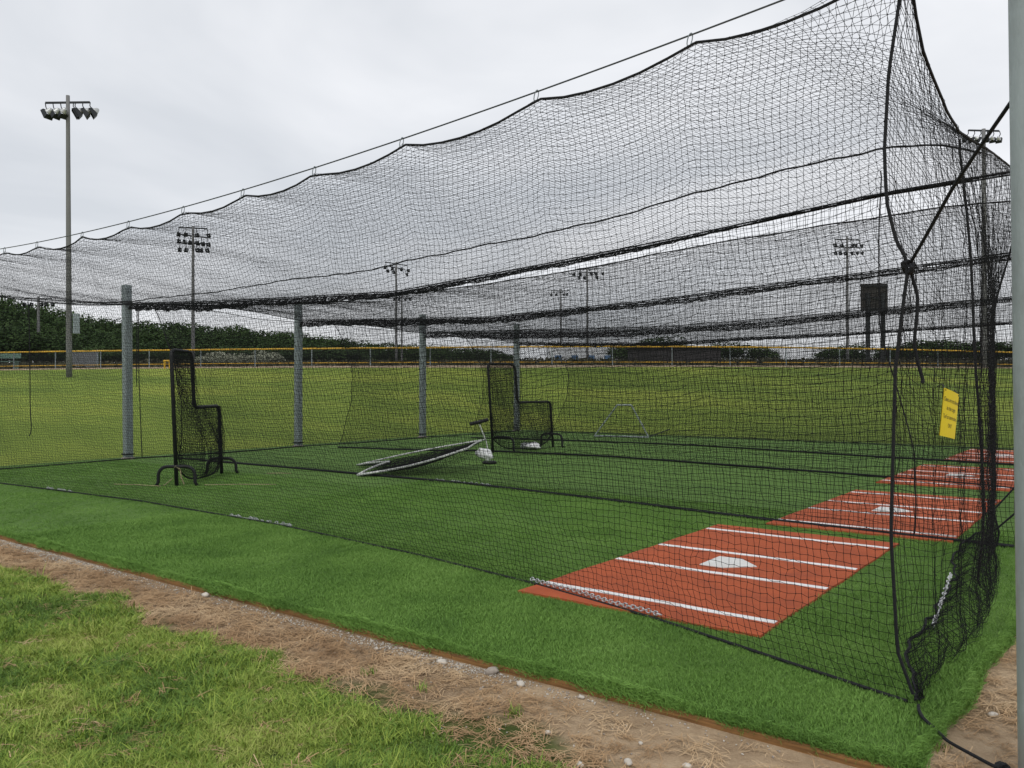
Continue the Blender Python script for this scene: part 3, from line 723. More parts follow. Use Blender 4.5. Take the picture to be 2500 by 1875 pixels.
s2, q2 = lscreen((-9.15, 8.16, 0), (-9.05, 10.48, 0), 2.08, 1.0, 1.15, .030, 'second black L-shaped pitching screen, behind the fallen white-edged screen', [(0.35, .62, .34), (2.26, .62, .34)], .1, 1, (0, 1, 2))
# trapezoid frame far back
e = empty('rebound_frame', (-9.3, 14.6, 0), label='low pale trapezoid metal frame standing in the farthest cage', cat='frame')
tp = MB(); A_ = (-10.35+9.3, 0, .03); B_ = (-8.75+9.3, .45, .03); C_ = (-9.22+9.3, .25, .98); D_ = (-9.62+9.3, .12, .98)
tp.tube([A_, D_], .022, 6).obj('side_tube', GALVN, e); MB().tube([B_, C_], .022, 6).obj('side_tube', GALVN, e)
MB().tube([D_, C_], .022, 6).obj('top_tube', GALVN, e); MB().tube([A_, B_], .028, 6).obj('bottom_tube', GALVN, e)
MB().tube([B_, (B_[0]+.35, B_[1]+.7, .25)], .016, 6).obj('rear_leg', DARKM, e)

# fallen screen
e = empty('fallen_screen', (-7.84, 2.80, 0), label='toppled flat screen with white padded tubes and black netting lying across the turf', cat='screen')
O_ = np.array([-7.84, 2.80, 0]); NL = np.array([0, 0, .03]); FL = np.array([-1.36, 1.22, .03]); NR = np.array([-6.55, 4.2, .46])-O_; FR = np.array([-7.35, 5.62, .50])-O_
def bez(a, b, sag, n=14): return [a*(1-t)+b*t-np.array([0, 0, sag*math.sin(math.pi*t)]) for t in np.linspace(0, 1, n)]
MB().tube(bez(NL, NR, .06), .020, 7).obj('padded_tube', WHITEP, e, smooth=True)
MB().tube(bez(FL, FR, -.03), .015, 7).obj('padded_tube', WHITEP, e, smooth=True)
MB().tube(bez(NR, FR, -.02), .018, 7).obj('padded_tube', WHITEP, e, smooth=True)
mid = NL*.62+FL*.38+ (NR-NL)*.30+np.array([0, 0, .03])
MB().tube(bez(NL, mid, -.02), .020, 6).obj('padded_tube', WHITEP, e, smooth=True)
MB().tube(bez(FL, mid, -.01), .016, 6).obj('padded_tube', WHITEP, e, smooth=True)
parts = []
for ly_ in range(3):
    nu, nv = 60, 46; u, v_ = np.meshgrid(np.linspace(0, 1, nu), np.linspace(0, 1, nv), indexing='ij'); nc = .30*np.clip(1-np.abs(v_-.40)/np.where(v_ < .4, .4, .6), 0, 1); u = nc+(1-nc)*u
    g = (NL*(1-v_[..., None])+FL*v_[..., None])*(1-u[..., None])+(NR*(1-v_[..., None])+FR*v_[..., None])*u[..., None]
    g[..., 2] -= (.07+.05*ly_)*np.sin(np.pi*u)*(.4+.6*np.sin(np.pi*v_))+.01*np.sin(v_*20+ly_); g[..., 2] = np.maximum(g[..., 2], .015+.005*ly_)
    g += rng.normal(0, .006, g.shape); up = np.broadcast_to(np.array([0, 0, 1.]), g.shape)
    parts += [strand_tubes(g.transpose(1, 0, 2), .0022, up.transpose(1, 0, 2)), strand_tubes(g, .0022, up)]
# hanging net skirt under the near tube
nu, nv = 60, 8; u, v_ = np.meshgrid(np.linspace(0, 1, nu), np.linspace(0, 1, nv), indexing='ij')
top_ = np.array(bez(NL, NR, .07, nu))[:, None, :]; low = top_.copy(); low[..., 2] = np.maximum(top_[..., 2]-.16, .012); low[..., 0] += .06; low[..., 1] += .05
g = top_*(1-v_[..., None])+low*v_[..., None]+rng.normal(0, .005, (nu, nv, 3)); nr_ = np.broadcast_to(np.array([.7, -.7, 0.]), g.shape)
parts += [strand_tubes(g.transpose(1, 0, 2), .0028, nr_.transpose(1, 0, 2)), strand_tubes(g, .0028, nr_)]
tag(link('netting', fast_mesh('netting', parts), NET, e), kind='stuff')

def blob(c, d, seed, mat_, name, lab, cat, par=None, sub=3, amp=.25, grp=None, fq=2.2):
    import bmesh
    bm = bmesh.new(); bmesh.ops.create_icosphere(bm, subdivisions=sub, radius=1); r_ = random.Random(seed)
    ph = [r_.uniform(0, 6) for _ in range(6)]
    for v in bm.verts:
        p = v.co.copy(); k = 1+amp*(math.sin(p.x*fq+ph[0])*math.sin(p.y*fq*1.3+ph[1])+.5*math.sin(p.z*fq*2.1+ph[2]+p.x*3)+.3*math.sin(p.y*fq*3+ph[3]))
        v.co = Vector((p.x*d[0]*k, p.y*d[1]*k, max(p.z, -.7)*d[2]*k))
    me = bpy.data.meshes.new(name); bm.to_mesh(me); bm.free(); me.shade_smooth()
    o = link(name, me, mat_, par, c)
    if not par: tag(o, lab, cat, grp)
    return o
o = blob((-6.95, 5.15, .26), (.17, .10, .12), 5, BAG, 'plastic_bag', 'crumpled white plastic bag hanging at the raised end of the fallen screen', 'bag', amp=.2, fq=3.2)
o.rotation_euler = (0, .35, .5)
blob((-9.02, 9.5, .08), (.26, .18, .09), 8, BAG, 'plastic_bag', 'white crumpled sack on the turf at the foot of the second L-shaped screen', 'bag', amp=.18, fq=3)
e = empty('batting_tee', (-7.53, 6.02, 0), label='leaning white stick stand with black head and foot beside the fallen screen', cat='batting tee')
MB().tube([(0, 0, .05), (-.05, -.05, .45), (-.13, -.17, .80)], .014, 7).obj('stem', WHITEP, e)
hd = MB(); hd.tube([(-.29, -.25, .79), (-.13, -.17, .83), (.02, -.06, .88)], .038, 9); hd.obj('head', FRAMEB, e)
bs = MB(); bs.lathe([(.0, .0), (.14, .0), (.15, .03), (.12, .05), (.03, .06), (0, .065)], 14); bs.obj('foot', FRAMEB, e)
# scattered little sticks / tape on the turf
for k_, (a, b, lab) in enumerate((((-10.1, -.25, .006), (-9.25, .05, .006), 'pale thin line on the turf left of the big L-shaped screen'), ((-8.85, .55, .006), (-8.0, 1.25, .006), 'pale thin line on the turf right of the big L-shaped screen'),
                        ((-9.4, 2.1, .02), (-9.05, 2.35, .02), 'short pale stick on the turf beyond the big L-shaped screen'))):
    tag(MB().tube([a, ((a[0]+b[0])/2, (a[1]+b[1])/2+.01, a[2]+.005), b], .006, 4).obj('tape_strip', TWINE), lab, 'tape')

# ------------------------------------------------------------------ outfield fence
ef = empty('outfield_fence', (float(fpt(0)[0]), float(fpt(0)[1]), 2.7), label='long chain-link outfield fence with a yellow cap and a yellow lower line', cat='fence')
o0 = np.array([fpt(0)[0], fpt(0)[1], 2.7])
lats = np.arange(-40, 44, 1.0)
def fp(lat, z): p = fpt(lat); return np.array([p[0], p[1], z])-o0
ZB, ZT = 2.72, 3.62
def ztp(l): return ZT+.04*math.sin(l*.13)-.0016*max(0, l)*1.0
MB().tube([fp(l, ztp(l)) for l in lats], .043, 8).obj('yellow_cap', YELLOW, ef)
MB().tube([fp(l, ZB+.10) for l in lats], .020, 6).obj('yellow_lower_rail', YELLOW, ef)
for l in np.arange(-39.5, 43, 3.2): MB().tube([fp(l, ZB-.3), fp(l, ztp(l))], .03, 6).obj('fence_post', GALV, ef)
parts = []
LS = np.arange(-40, 43, .11)
for sgn in (1, -1):
    A_ = []
    for l in LS:
        A_.append([fp(l, ZB-.02), fp(l+sgn*.45, ZB+.45), fp(l+sgn*.88, ztp(l))])
    A_ = np.array(A_); nn_ = np.broadcast_to(np.array([Fv[0], Fv[1], 0.]), A_.shape); parts.append(strand_tubes(A_, .006, nn_))
FENC = mat('fence_wire_dark', (.03, .035, .035), .6)
tag(link('chain_link', fast_mesh('chain_link', parts), FENC, ef), kind='stuff')

# ------------------------------------------------------------------ floodlight poles
def lamp_meshes():
    a = MB(); a.lathe([(.02, .34), (.09, .33), (.16, .22), (.24, .05), (.27, 0), (.25, .0), (.0, .06)], 14); lm = a.mesh('floodlight', True)
    b = MB()
    # square open visor
    s0, s1 = .27, .33
    v = [(-s0, -s0, 0), (s0, -s0, 0), (s0, s0, 0), (-s0, s0, 0), (-s1, -s1, -.36), (s1, -s1, -.36), (s1, s1, -.22), (-s1, s1, -.22)]
    b.add(v, [(0, 1, 5, 4), (1, 2, 6, 5), (3, 0, 4, 7), (2, 3, 7, 6)]); b.add(np.array(v)*np.array([.95, .95, 1]), [(4, 5, 1, 0), (5, 6, 2, 1), (7, 4, 0, 3), (6, 7, 3, 2)])
    return lm, b.mesh('visor')
LM, VM = lamp_meshes(); LM.materials.append(SILV); VM.materials.append(DARKM)
LMD = LM.copy(); LMD.materials.clear(); LMD.materials.append(DARKM)
def light_pole(x, y, ztop, r, arms, lab, rz, dark=False, tilt=0, box=False, sc_l=.65):
    if dark: arms = [(a, b*.72, c, d, e_) for a, b, c, d, e_ in arms]; sc_l *= .75; r *= .85
    zb = float(height(x, y)); e = empty('floodlight_pole', (x, y, zb), rz=rz, label=lab, cat='light pole', group='floodlight poles round the ball fields')
    H = ztop-zb
    MB().tube([(tilt*z, 0, z) for z in np.linspace(-.2, H, 10)], np.linspace(r, r*.62, 10), 12).obj('pole', POLE, e, smooth=True)
    for (dz, hw, n, ang, slope) in arms:
        a = MB(); a.box((tilt*H, 0, H-dz), (hw*2, .09, .09), m=Matrix.Rotation(-slope, 4, 'Y')); a.obj('crossarm', DARKM, e)
        for k_ in range(n):
            s_ = -hw+2*hw*(k_+.0)/(n-1)
            if abs(s_) < .1: s_ += .25
            if abs(s_) > .1 and dark and rnd.random() < .15: continue
            zz = H-dz+s_*math.tan(slope)
            yaw = ang+(.5 if s_ > 0 else -.3)+rnd.uniform(-.15, .15)
            br = MB().tube([(s_+tilt*H, 0, zz), (s_+tilt*H+.05*math.cos(yaw), -.05, zz-.2), (s_+tilt*H+.14*sc_l*math.sin(yaw), -.1, zz-.36)], .025, 5).obj('bracket', DARKM, e)
            m = Matrix.Translation((s_+tilt*H+.22*math.sin(yaw), -.16, zz-.5)) @ Matrix.Rotation(yaw, 4, 'Z') @ Matrix.Rotation(rad(48), 4, 'X')
            lo = link('floodlight', LMD if dark else LM, None, e); lo.matrix_local = m @ Matrix.Scale(sc_l, 4)
            vo = link('visor', VM, None, lo)
    if box: MB().box((.32, 0, H*.19), (.28, .25, 1.0)).obj('control_box', GALV, e)
    return e
AZ = YAW    # arms roughly square to the view
light_pole(-39.72, 12.45, 16.15, .145, [(.35, 1.0, 7, 1.2, .13)], 'tallest floodlight pole at the far left, one row of hooded lamps', AZ+.35, tilt=-.004, box=True, sc_l=.72)
light_pole(-54.01, 27.96, 13.73, .17, [(.15, 1.5, 5, .4, -.05), (.75, 1.5, 6, .6, -.12), (1.3, 1.4, 5, .5, -.04)], 'floodlight pole behind the big L-shaped screen, a dense head of dark lamps in rows', AZ, dark=True, sc_l=.62)
light_pole(-80.5, 28.05, 10.2, .20, [(.2, 1.8, 5, .4, 0), ], 'small distant floodlight pole in front of the wooded hill at left', AZ, dark=True)
light_pole(-58.29, 53.61, 14.5, .17, [(.2, 1.6, 4, .4, -.15), (.6, 1.3, 4, .8, -.2)], 'floodlight pole right of the second steel post, seen through the roof net', AZ, dark=True)
light_pole(-64.96, 61.1, 12.4, .15, [(.2, 1.2, 4, .4, 0)], 'short dim floodlight pole close behind the one right of the second steel post', AZ, dark=True)
light_pole(-42.51, 65.62, 13.9, .15, [(.2, 2.0, 5, .4, .05), (.55, 1.2, 4, .4, .02)], 'floodlight pole above the white warehouse, seen through the roof nets', AZ, dark=True)
light_pole(-58.65, 84.76, 14.6, .17, [(.2, 1.8, 5, .4, 0)], 'thinnest distant floodlight pole left of the white warehouse', AZ, dark=True)
light_pole(-16.84, 66.32, 14.3, .16, [(.25, 1.45, 5, .4, -.03), (.9, 1.45, 6, .4, -.02)], 'floodlight pole left of the scoreboard with two rows of dark lamps', AZ, dark=True, sc_l=.6)
light_pole(-4.3, 48.22, 16.6, .17, [(.1, .8, 6, -.6, -.2)], 'floodlight pole at the right, its silver lamps beside the galvanised post', AZ-.6, sc_l=.5)

# scoreboard
zb = float(height(-9.2, 43.2)); e = empty('scoreboard', (-9.18, 43.25, zb), rz=AZ, label='dark scoreboard seen from behind on two dark posts near the fence', cat='scoreboard')
BR_ = mat('scoreboard_back', (.04, .036, .034), .8, var=.2, vscale=2)
MB().box((0, 0, 4.05-.1), (1.5, .16, 1.55)).obj('panel', BR_, e)
for s_ in (-.43, .43): MB().box((s_, -.16, 1.9), (.22, .14, 4.6)).obj('post', DARKM, e)
for z_ in (3.3, 3.9, 4.6): MB().box((0, -.12, z_), (1.45, .06, .07)).obj('brace', DARKM, e)

# small things by the fence
zb = float(height(-50.4, 18.2)); e = empty('equipment_cage', (-50.4, 18.15, zb), rz=AZ, label='small grey mesh cage behind the fence at the far left', cat='cage')
MB().box((0, 0, .6), (1.75, .08, .9)).obj('mesh_panel', mat('grey_mesh', (.16, .17, .18), .7, var=.3, vscale=20), e)
for s_ in (-.9, .9): MB().box((s_, 0, .6), (.07, .1, 1.3)).obj('post', GALV, e)
MB().box((0, 0, 1.1), (1.9, .1, .05)).obj('top_rail', GALV, e)
zb = float(height(-52.28, 14.19)); e = empty('bench', (-52.0, 14.3, zb), rz=AZ, label='pale green bench behind the fence at the left edge', cat='bench')
GRB = mat('pale_green_paint', (.16, .26, .22), .7)
MB().box((0, 0, .45), (1.5, .35, .06)).obj('seat', GRB, e); MB().box((0, .25, .8), (1.5, .05, .3)).obj('backrest', GRB, e)
for s_ in (-.6, .6): MB().box((s_, 0, .2), (.06, .4, .45)).obj('leg', GRB, e)
zb = float(height(-39.1, 17.31)); e = empty('bollard', (-39.1, 17.31, zb), rz=AZ, label='small yellow bollard frame before the fence, just left of the big L-shaped screen', cat='bollard')
for s_ in (-.14, .14): MB().tube([(s_, 0, -.1), (s_, 0, .42)], .05, 8).obj('leg', YELLOW, e)
MB().tube([(-.2, 0, .42), (.2, 0, .42)], .05, 8).obj('crossbar', YELLOW, e)
# white warehouse
pc = (np.array([-56.89, 79.81])+np.array([-50.05, 85.02]))/2; zb = float(height(*pc)); 
e = empty('warehouse', (float(pc[0])-4, float(pc[1])+5.5, zb), rz=AZ, label='long white warehouse on the horizon beyond the outfield fence', cat='building')
WH = mat('white_cladding', (.74, .76, .78), .6, var=.06, vscale=.5); BL_ = mat('blue_door', (.12, .22, .38), .6)
MB().box((0, 0, 1.2), (9.2, 6, 3.6)).obj('wall', WH, e); MB().add([(-4.8, -3.2, 3.0), (4.8, -3.2, 3.0), (4.8, 0, 3.5), (-4.8, 0, 3.5), (4.8, 3.2, 3.0), (-4.8, 3.2, 3.0)], [(0, 1, 2, 3), (3, 2, 4, 5), (1, 4, 2), (0, 3, 5)]).obj('roof', WH, e)
for k_ in range(4): MB().box((-3.3+2.2*k_, -3.02, .9), (.9, .06, 1.2)).obj('door', BL_, e)
pc2 = C2+Fv*110+Rv*((1500-1106)/1770*110); e = empty('warehouse', (float(pc2[0]), float(pc2[1]), float(height(*pc2))), rz=AZ, label='low white shed on the horizon between two dark trees', cat='building')
MB().box((0, 0, .2), (13, 6, 2.2)).obj('wall', WH, e); MB().box((0, 0, 1.36), (13.4, 6.4, .12)).obj('roof', WH, e)
# low sheds / dark bank features
pc3 = C2+Fv*72+Rv*((1455-1106)/1770*72); e = empty('storage_shed', (float(pc3[0]), float(pc3[1]), float(height(*pc3))), rz=AZ, label='low dark shed behind the fence under the round dark tree', cat='shed')
SHD = mat('dark_shed', (.045, .04, .042), .8, var=.3, vscale=1)
MB().box((0, 0, .6), (7.6, 3, 1.3)).obj('wall', SHD, e); MB().box((0, 0, 1.3), (8, 3.4, .12)).obj('roof', SHD, e)

# ------------------------------------------------------------------ trees
def leaf_mat(name, c0, c1):
    m = bpy.data.materials.new(name); m.use_nodes = True; t = m.node_tree; b = t.nodes['Principled BSDF']; b.inputs['Roughness'].default_value = .8; b.inputs['Specular IOR Level'].default_value = .12
    g = t.nodes.new('ShaderNodeNewGeometry'); r = t.nodes.new('ShaderNodeValToRGB'); r.color_ramp.elements[0].color = (*c0, 1); r.color_ramp.elements[1].color = (*c1, 1)
    oi = t.nodes.new('ShaderNodeObjectInfo'); ad = t.nodes.new('ShaderNodeMath'); ad.operation = 'ADD'; ml = t.nodes.new('ShaderNodeMath'); ml.operation = 'MULTIPLY'; ml.inputs[1].default_value = .6
    t.links.new(g.outputs['Random Per Island'], ml.inputs[0]); t.links.new(ml.outputs[0], ad.inputs[0])
    m2 = t.nodes.new('ShaderNodeMath'); m2.operation = 'MULTIPLY'; m2.inputs[1].default_value = .4; t.links.new(oi.outputs['Random'], m2.inputs[0]); t.links.new(m2.outputs[0], ad.inputs[1])
    t.links.new(ad.outputs[0], r.inputs[0]); t.links.new(r.outputs[0], b.inputs['Base Color']); return m
LEAF = leaf_mat('tree_leaves', (.014, .032, .012), (.070, .115, .036)); LEAFP = leaf_mat('pale_shrub_leaves', (.20, .22, .15), (.45, .46, .36)); BARK = mat('bark', (.05, .04, .03), .9)
def crown(seed, n, size, lobes=9, tall=1.0):
    r_ = np.random.default_rng(seed); C = r_.normal(0, 1, (lobes, 3)); C /= np.linalg.norm(C, axis=1)[:, None]; C *= r_.uniform(.25, .7, (lobes, 1)); C[:, 2] = C[:, 2]*tall*.8
    R_ = r_.uniform(.32, .52, lobes)
    k = r_.integers(0, lobes, n); d = r_.normal(0, 1, (n, 3)); d /= np.linalg.norm(d, axis=1)[:, None]
    p = C[k]+d*(R_[k]*r_.uniform(.55, 1.05, n)**.5)[:, None]
    a = r_.normal(0, 1, (n, 3)); a /= np.linalg.norm(a, axis=1)[:, None]; b = np.cross(a, d+.3*r_.normal(0, 1, (n, 3))); b /= np.linalg.norm(b, axis=1)[:, None]+1e-9
    s = size*r_.uniform(.6, 1.4, (n, 1)); V = np.stack([p-a*s, p-b*s*.6, p+a*s, p+b*s*.6], 1).reshape(-1, 3)
    me = bpy.data.meshes.new('crown'); me.from_pydata(V.tolist(), [], [(4*i, 4*i+1, 4*i+2, 4*i+3) for i in range(n)]); return me
CR = [crown(s, 4200, .046, 15) for s in range(5)]
for c in CR: c.materials.append(LEAF)
SH = [crown(40+s, 1500, .055, 7, .6) for s in range(2)]
for c in SH: c.materials.append(LEAFP)
tk = MB(); tk.tube([(0, 0, -.5), (.02, 0, .3), (-.01, .02, .7), (0, 0, 1)], [.045, .035, .028, .015], 7)
for a in range(4): tk.tube([(0, 0, .45+.1*a), (.18*math.cos(a*2), .18*math.sin(a*2), .7+.08*a), (.3*math.cos(a*2), .3*math.sin(a*2), .85+.06*a)], [.018, .012, .006], 5)
TK = tk.mesh('trunk'); TK.materials.append(BARK)
def tree(u, dep, vtop, wd, k, lab, grp, mesh=None, squash=1):
    p = C2+Fv*dep+Rv*((u-1106)/1770*dep); zb = float(height(*p)); zt = 1.54+(838-vtop)/1770*dep; H = max(1.2, zt-zb)
    e = empty('tree' if mesh is None else 'shrub', (float(p[0]), float(p[1]), zb), rz=k*1.7, label=lab, cat='tree' if mesh is None else 'shrub', group=grp)
    c = link('crown', mesh or CR[k % 5], None, e, (0, 0, H*.50 if mesh is None else H*.45)); hh = H*.58 if mesh is None else H*.6
    c.scale = (wd/2*1.45, wd/2*1.45, hh); c.rotation_euler = (0, 0, k*2.3)
    t = link('trunk', TK, None, e); t.scale = (H*.6, H*.6, H*.8)
def skyline(u): return ip(u, [-200, 0, 60, 110, 170, 240, 300, 420, 500, 600, 700, 800, 900, 1000, 1100], [640, 652, 655, 672, 682, 700, 700, 702, 715, 722, 735, 742, 748, 753, 762])
gl = 'trees of the dark wooded hill'
seen = {}; ORD = ['leftmost ', 'second ', 'third ', 'fourth ', 'fifth ', 'sixth ', 'seventh ', 'eighth ', 'ninth ', 'tenth ', 'eleventh ', 'twelfth ', 'thirteenth ', 'fourteenth ', 'fifteenth ', 'sixteenth ', 'seventeenth ', 'eighteenth ']
def hill_label(u, row):
    w_ = ('lowest', 'front', 'middle', 'skyline')[row]
    for lim, nm in ((100, 'left of the tallest floodlight pole'), (205, 'close behind the tallest floodlight pole'), (270, 'just left of the first steel post'), (345, 'just right of the first steel post'),
                    (417, 'left of the many-lamp floodlight pole'), (500, 'right of the many-lamp floodlight pole'), (575, 'above the pale shrubs'), (647, 'left of the second steel post'), (900, 'right of the second steel post')):
        if u < lim:
            seen[(row, nm)] = seen.get((row, nm), -1)+1
            return ORD[seen[(row, nm)]]+w_+' row tree of the dark wood, '+nm
    return w_+' row tree of the dark wood'
k = 0
for row, (dep, dv, du) in enumerate(((78, 56, 22), (84, 34, 26), (90, 14, 22), (98, -4, 20))):
    u = -70+row*9
    while u < 760:
        v = float(skyline(u))+dv+rnd.uniform(-4, 6); u_ = u+rnd.uniform(-6, 6)
        tree(u_, dep+rnd.uniform(-3, 3), v, rnd.uniform(3.6, 5.2), k, hill_label(u_, row), gl); k += 1
        u += du*rnd.uniform(.8, 1.2)
def far_label(u):
    sd_ = 'right' if u > 921 else 'left'; seen[sd_] = seen.get(sd_, -1)+1
    return ORD[seen[sd_]]+'low tree at the far end of the wood, '+sd_+' of the third steel post'
u = 780
while u < 1100:
    tree(u, 135+rnd.uniform(-5, 5), float(skyline(u))+rnd.uniform(-2, 3), 5.5, k, far_label(u), gl); k += 1; u += 20
for (u, v, wd, dep, lab) in ((1352, 744, 4.5, 98, 'small dark tree left of the round dark tree on the horizon'), (1385, 741, 4, 98, 'bushy dark tree touching the round dark tree on its left'), (1432, 731, 6, 98, 'round dark tree standing highest on the middle horizon'), (1470, 746, 3.5, 98, 'low dark tree at the right foot of the round dark tree'),
                             (1572, 740, 4.5, 98, 'lone open-branched tree right of the low white shed'), (1650, 752, 4, 98, 'low dark bush-like tree left of the two-row floodlight pole'), (1800, 752, 4, 98, 'small tree just left of the two-row floodlight pole'), (1850, 748, 4, 98, 'small tree between the floodlight pole and the scoreboard'),
                             (1925, 752, 5, 98, 'dark tree just right of the scoreboard posts'), (1975, 742, 6, 98, 'dark tree behind the net corner rope'), (2020, 738, 6, 98, 'tallest dark tree of the right-hand treeline'), (2075, 742, 6, 98, 'dark tree above the yellow sign'), (2125, 742, 6, 98, 'dark tree behind the right floodlight pole'), (2180, 742, 6, 98, 'dark tree beside the galvanised post on the horizon'), (2240, 744, 6, 98, 'dark tree behind the galvanised post on the horizon'), (2300, 744, 6, 98, 'rightmost dark tree on the horizon')):
    tree(u, dep, v, wd, k, lab, 'trees on the right-hand horizon'); k += 1
for (u, v, wd, dep, lab) in ((455, 762, 2.2, 60, 'pale grey-green shrub behind the fence, left of a taller pale one'), (492, 752, 2.6, 61, 'tall pale grey-green shrub with upright twigs behind the fence'), (572, 750, 2.6, 62, 'rounded pale grey-green shrub behind the fence near the second steel post'), (540, 770, 2, 60, 'lowest pale grey-green shrub between two taller ones')):
    tree(u, dep, v, wd, k, lab, 'pale shrubs behind the fence', mesh=SH[k % 2]); k += 1
# brushy growth under the fence line (uncountable)
def brush():
    r_ = np.random.default_rng(5); n = 26000; lat = r_.uniform(-55, 60, n); dep = r_.uniform(3.5, 40, n)**1.0
    dl = 43+6.2*(np.clip(lat, -42, 42)/30)**2+dep; latp = lat*(1+dep/43)
    X = C2[0]+Fv[0]*dl+Rv[0]*latp; Y = C2[1]+Fv[1]*dl+Rv[1]*latp
    hgt = .2+.25*np.clip(np.sin(latp*.35)+np.sin(latp*.13+dep*.2), 0, 2)/2
    Z = height(X, Y)+r_.uniform(0, 1, n)*hgt
    p = np.stack([X, Y, Z], -1); a = r_.normal(0, 1, (n, 3)); a /= np.linalg.norm(a, axis=1)[:, None]; b = np.cross(a, r_.normal(0, 1, (n, 3))); b /= np.linalg.norm(b, axis=1)[:, None]
    s = r_.uniform(.10, .26, (n, 1)); V = np.stack([p-a*s, p-b*s*.5, p+a*s, p+b*s*.5], 1).reshape(-1, 3)
    me = fast_mesh('undergrowth', [(V, np.arange(n*4).reshape(n, 4))]); return me
tag(link('undergrowth', brush(), leaf_mat('brush_leaves', (.022, .026, .012), (.11, .105, .065))), 'dark scrubby undergrowth on the bank behind the outfield fence', 'undergrowth', kind='stuff')

# ------------------------------------------------------------------ stones
sl = [(-2.87, -3.2, .030, 'flat cream stone lying beside the timber edging at left'), (-.42, -3.24, .028, 'smooth oval white stone beside the timber edging'), (-.09, -3.19, .038, 'rough grey-brown rock against the timber edging'),
      (.15, -3.25, .026, 'small white stone right of the rough grey-brown rock'), (.61, -3.66, .016, 'small white pebble beside the lone grass tuft'), (1.26, -3.58, .018, 'white flake stone on bare sand toward the right'), (.9, -3.84, .018, 'white pebble at the bottom edge on bare sand'),
      (1.05, -3.7, .022, 'dull white stone half buried in sand near the bottom'), (.5, -3.2, .016, 'tiny white stone near the timber edging at the right'), (1.0, -3.5, .013, 'tiny pale pebble on open sand'), (.02, -3.42, .014, 'tiny grey pebble in the straw below the rock'), (-.9, -3.3, .016, 'tiny white pebble at the straw edge'), (2.2, -2.2, .02, 'pale stone on the dirt right of the turf corner')]
for i, (x, y, s_, lab) in enumerate(sl):
    o = blob((x, y, -.052+s_*.35), (s_*1.2, s_*.85, s_*.6), i, GSTONE if i in (2, 10) else STONE, 'stone', lab, 'stone', sub=2, amp=.15, grp='loose stones along the turf edge'); o.rotation_euler = (0, 0, rnd.uniform(0, 3))

# ------------------------------------------------------------------ scattered grass, straw, gravel (geometry nodes instancing)
def src_collection(name, meshes):
    c = bpy.data.collections.new(name)
    for i, me in enumerate(meshes):
        o = bpy.data.objects.new('blade_source', me); c.objects.link(o)
    return c
def scatter(name, pts, rot, scl, coln, nsrc, lab, cat):
    me = bpy.data.meshes.new(name); me.vertices.add(len(pts)); me.vertices.foreach_set('co', np.asarray(pts, np.float32).ravel())
    a = me.attributes.new('rotv', 'FLOAT_VECTOR', 'POINT'); a.data.foreach_set('vector', np.asarray(rot, np.float32).ravel())
    a = me.attributes.new('sclv', 'FLOAT_VECTOR', 'POINT'); a.data.foreach_set('vector', np.asarray(scl, np.float32).ravel())
    a = me.attributes.new('pick', 'INT', 'POINT'); a.data.foreach_set('value', rng.integers(0, nsrc, len(pts)).astype(np.int32))
    o = link(name, me); tag(o, lab, cat, kind='stuff')
    g = bpy.data.node_groups.new(name, 'GeometryNodeTree'); g.interface.new_socket('Geometry', in_out='INPUT', socket_type='NodeSocketGeometry'); g.interface.new_socket('Geometry', in_out='OUTPUT', socket_type='NodeSocketGeometry')
    n = g.nodes; gi = n.new('NodeGroupInput'); go = n.new('NodeGroupOutput'); ci = n.new('GeometryNodeCollectionInfo'); ci.inputs['Collection'].default_value = coln; ci.inputs['Separate Children'].default_value = True; ci.inputs['Reset Children'].default_value = True
    io = n.new('GeometryNodeInstanceOnPoints'); io.inputs['Pick Instance'].default_value = True
    def at(nm, ty):
        q = n.new('GeometryNodeInputNamedAttribute'); q.data_type = ty; q.inputs['Name'].default_value = nm; return q.outputs[0]
    g.links.new(gi.outputs[0], io.inputs['Points']); g.links.new(ci.outputs[0], io.inputs['Instance'])
    g.links.new(at('pick', 'INT'), io.inputs['Instance Index']); g.links.new(at('sclv', 'FLOAT_VECTOR'), io.inputs['Scale'])
    er = n.new('FunctionNodeEulerToRotation'); g.links.new(at('rotv', 'FLOAT_VECTOR'), er.inputs[0]); g.links.new(er.outputs[0], io.inputs['Rotation'])
    g.links.new(io.outputs[0], go.inputs[0])
    md = o.modifiers.new('scatter', 'NODES'); md.node_group = g
    return o
def blade_tuft(seed, n, h, wd, spread, lean, m, segs=3):
    r_ = random.Random(seed); mb = MB()
    for _ in range(n):
        a = r_.uniform(0, 6.283); bx_, by_ = r_.gauss(0, spread), r_.gauss(0, spread); hh = h*r_.uniform(.5, 1.2); ln = lean*r_.uniform(.3, 1.5)*hh; dx, dy = math.cos(a), math.sin(a); wx, wy = -dy*wd*r_.uniform(.7, 1.3), dx*wd
        v = []
        for s_ in range(segs+1):
            t = s_/segs; c = (bx_+dx*ln*t*t, by_+dy*ln*t*t, hh*(t-.35*lean*t*t*.6)); q = (1-t)**.7
            if s_ < segs: v += [(c[0]-wx*q, c[1]-wy*q, c[2]), (c[0]+wx*q, c[1]+wy*q, c[2])]
            else: v.append(c)
        f = [(2*k_, 2*k_+1, 2*k_+3, 2*k_+2) for k_ in range(segs-1)]+[(2*segs-2, 2*segs-1, 2*segs)]
        mb.add(v, f)
    me = mb.mesh('grass_tuft'); me.materials.append(m); return me
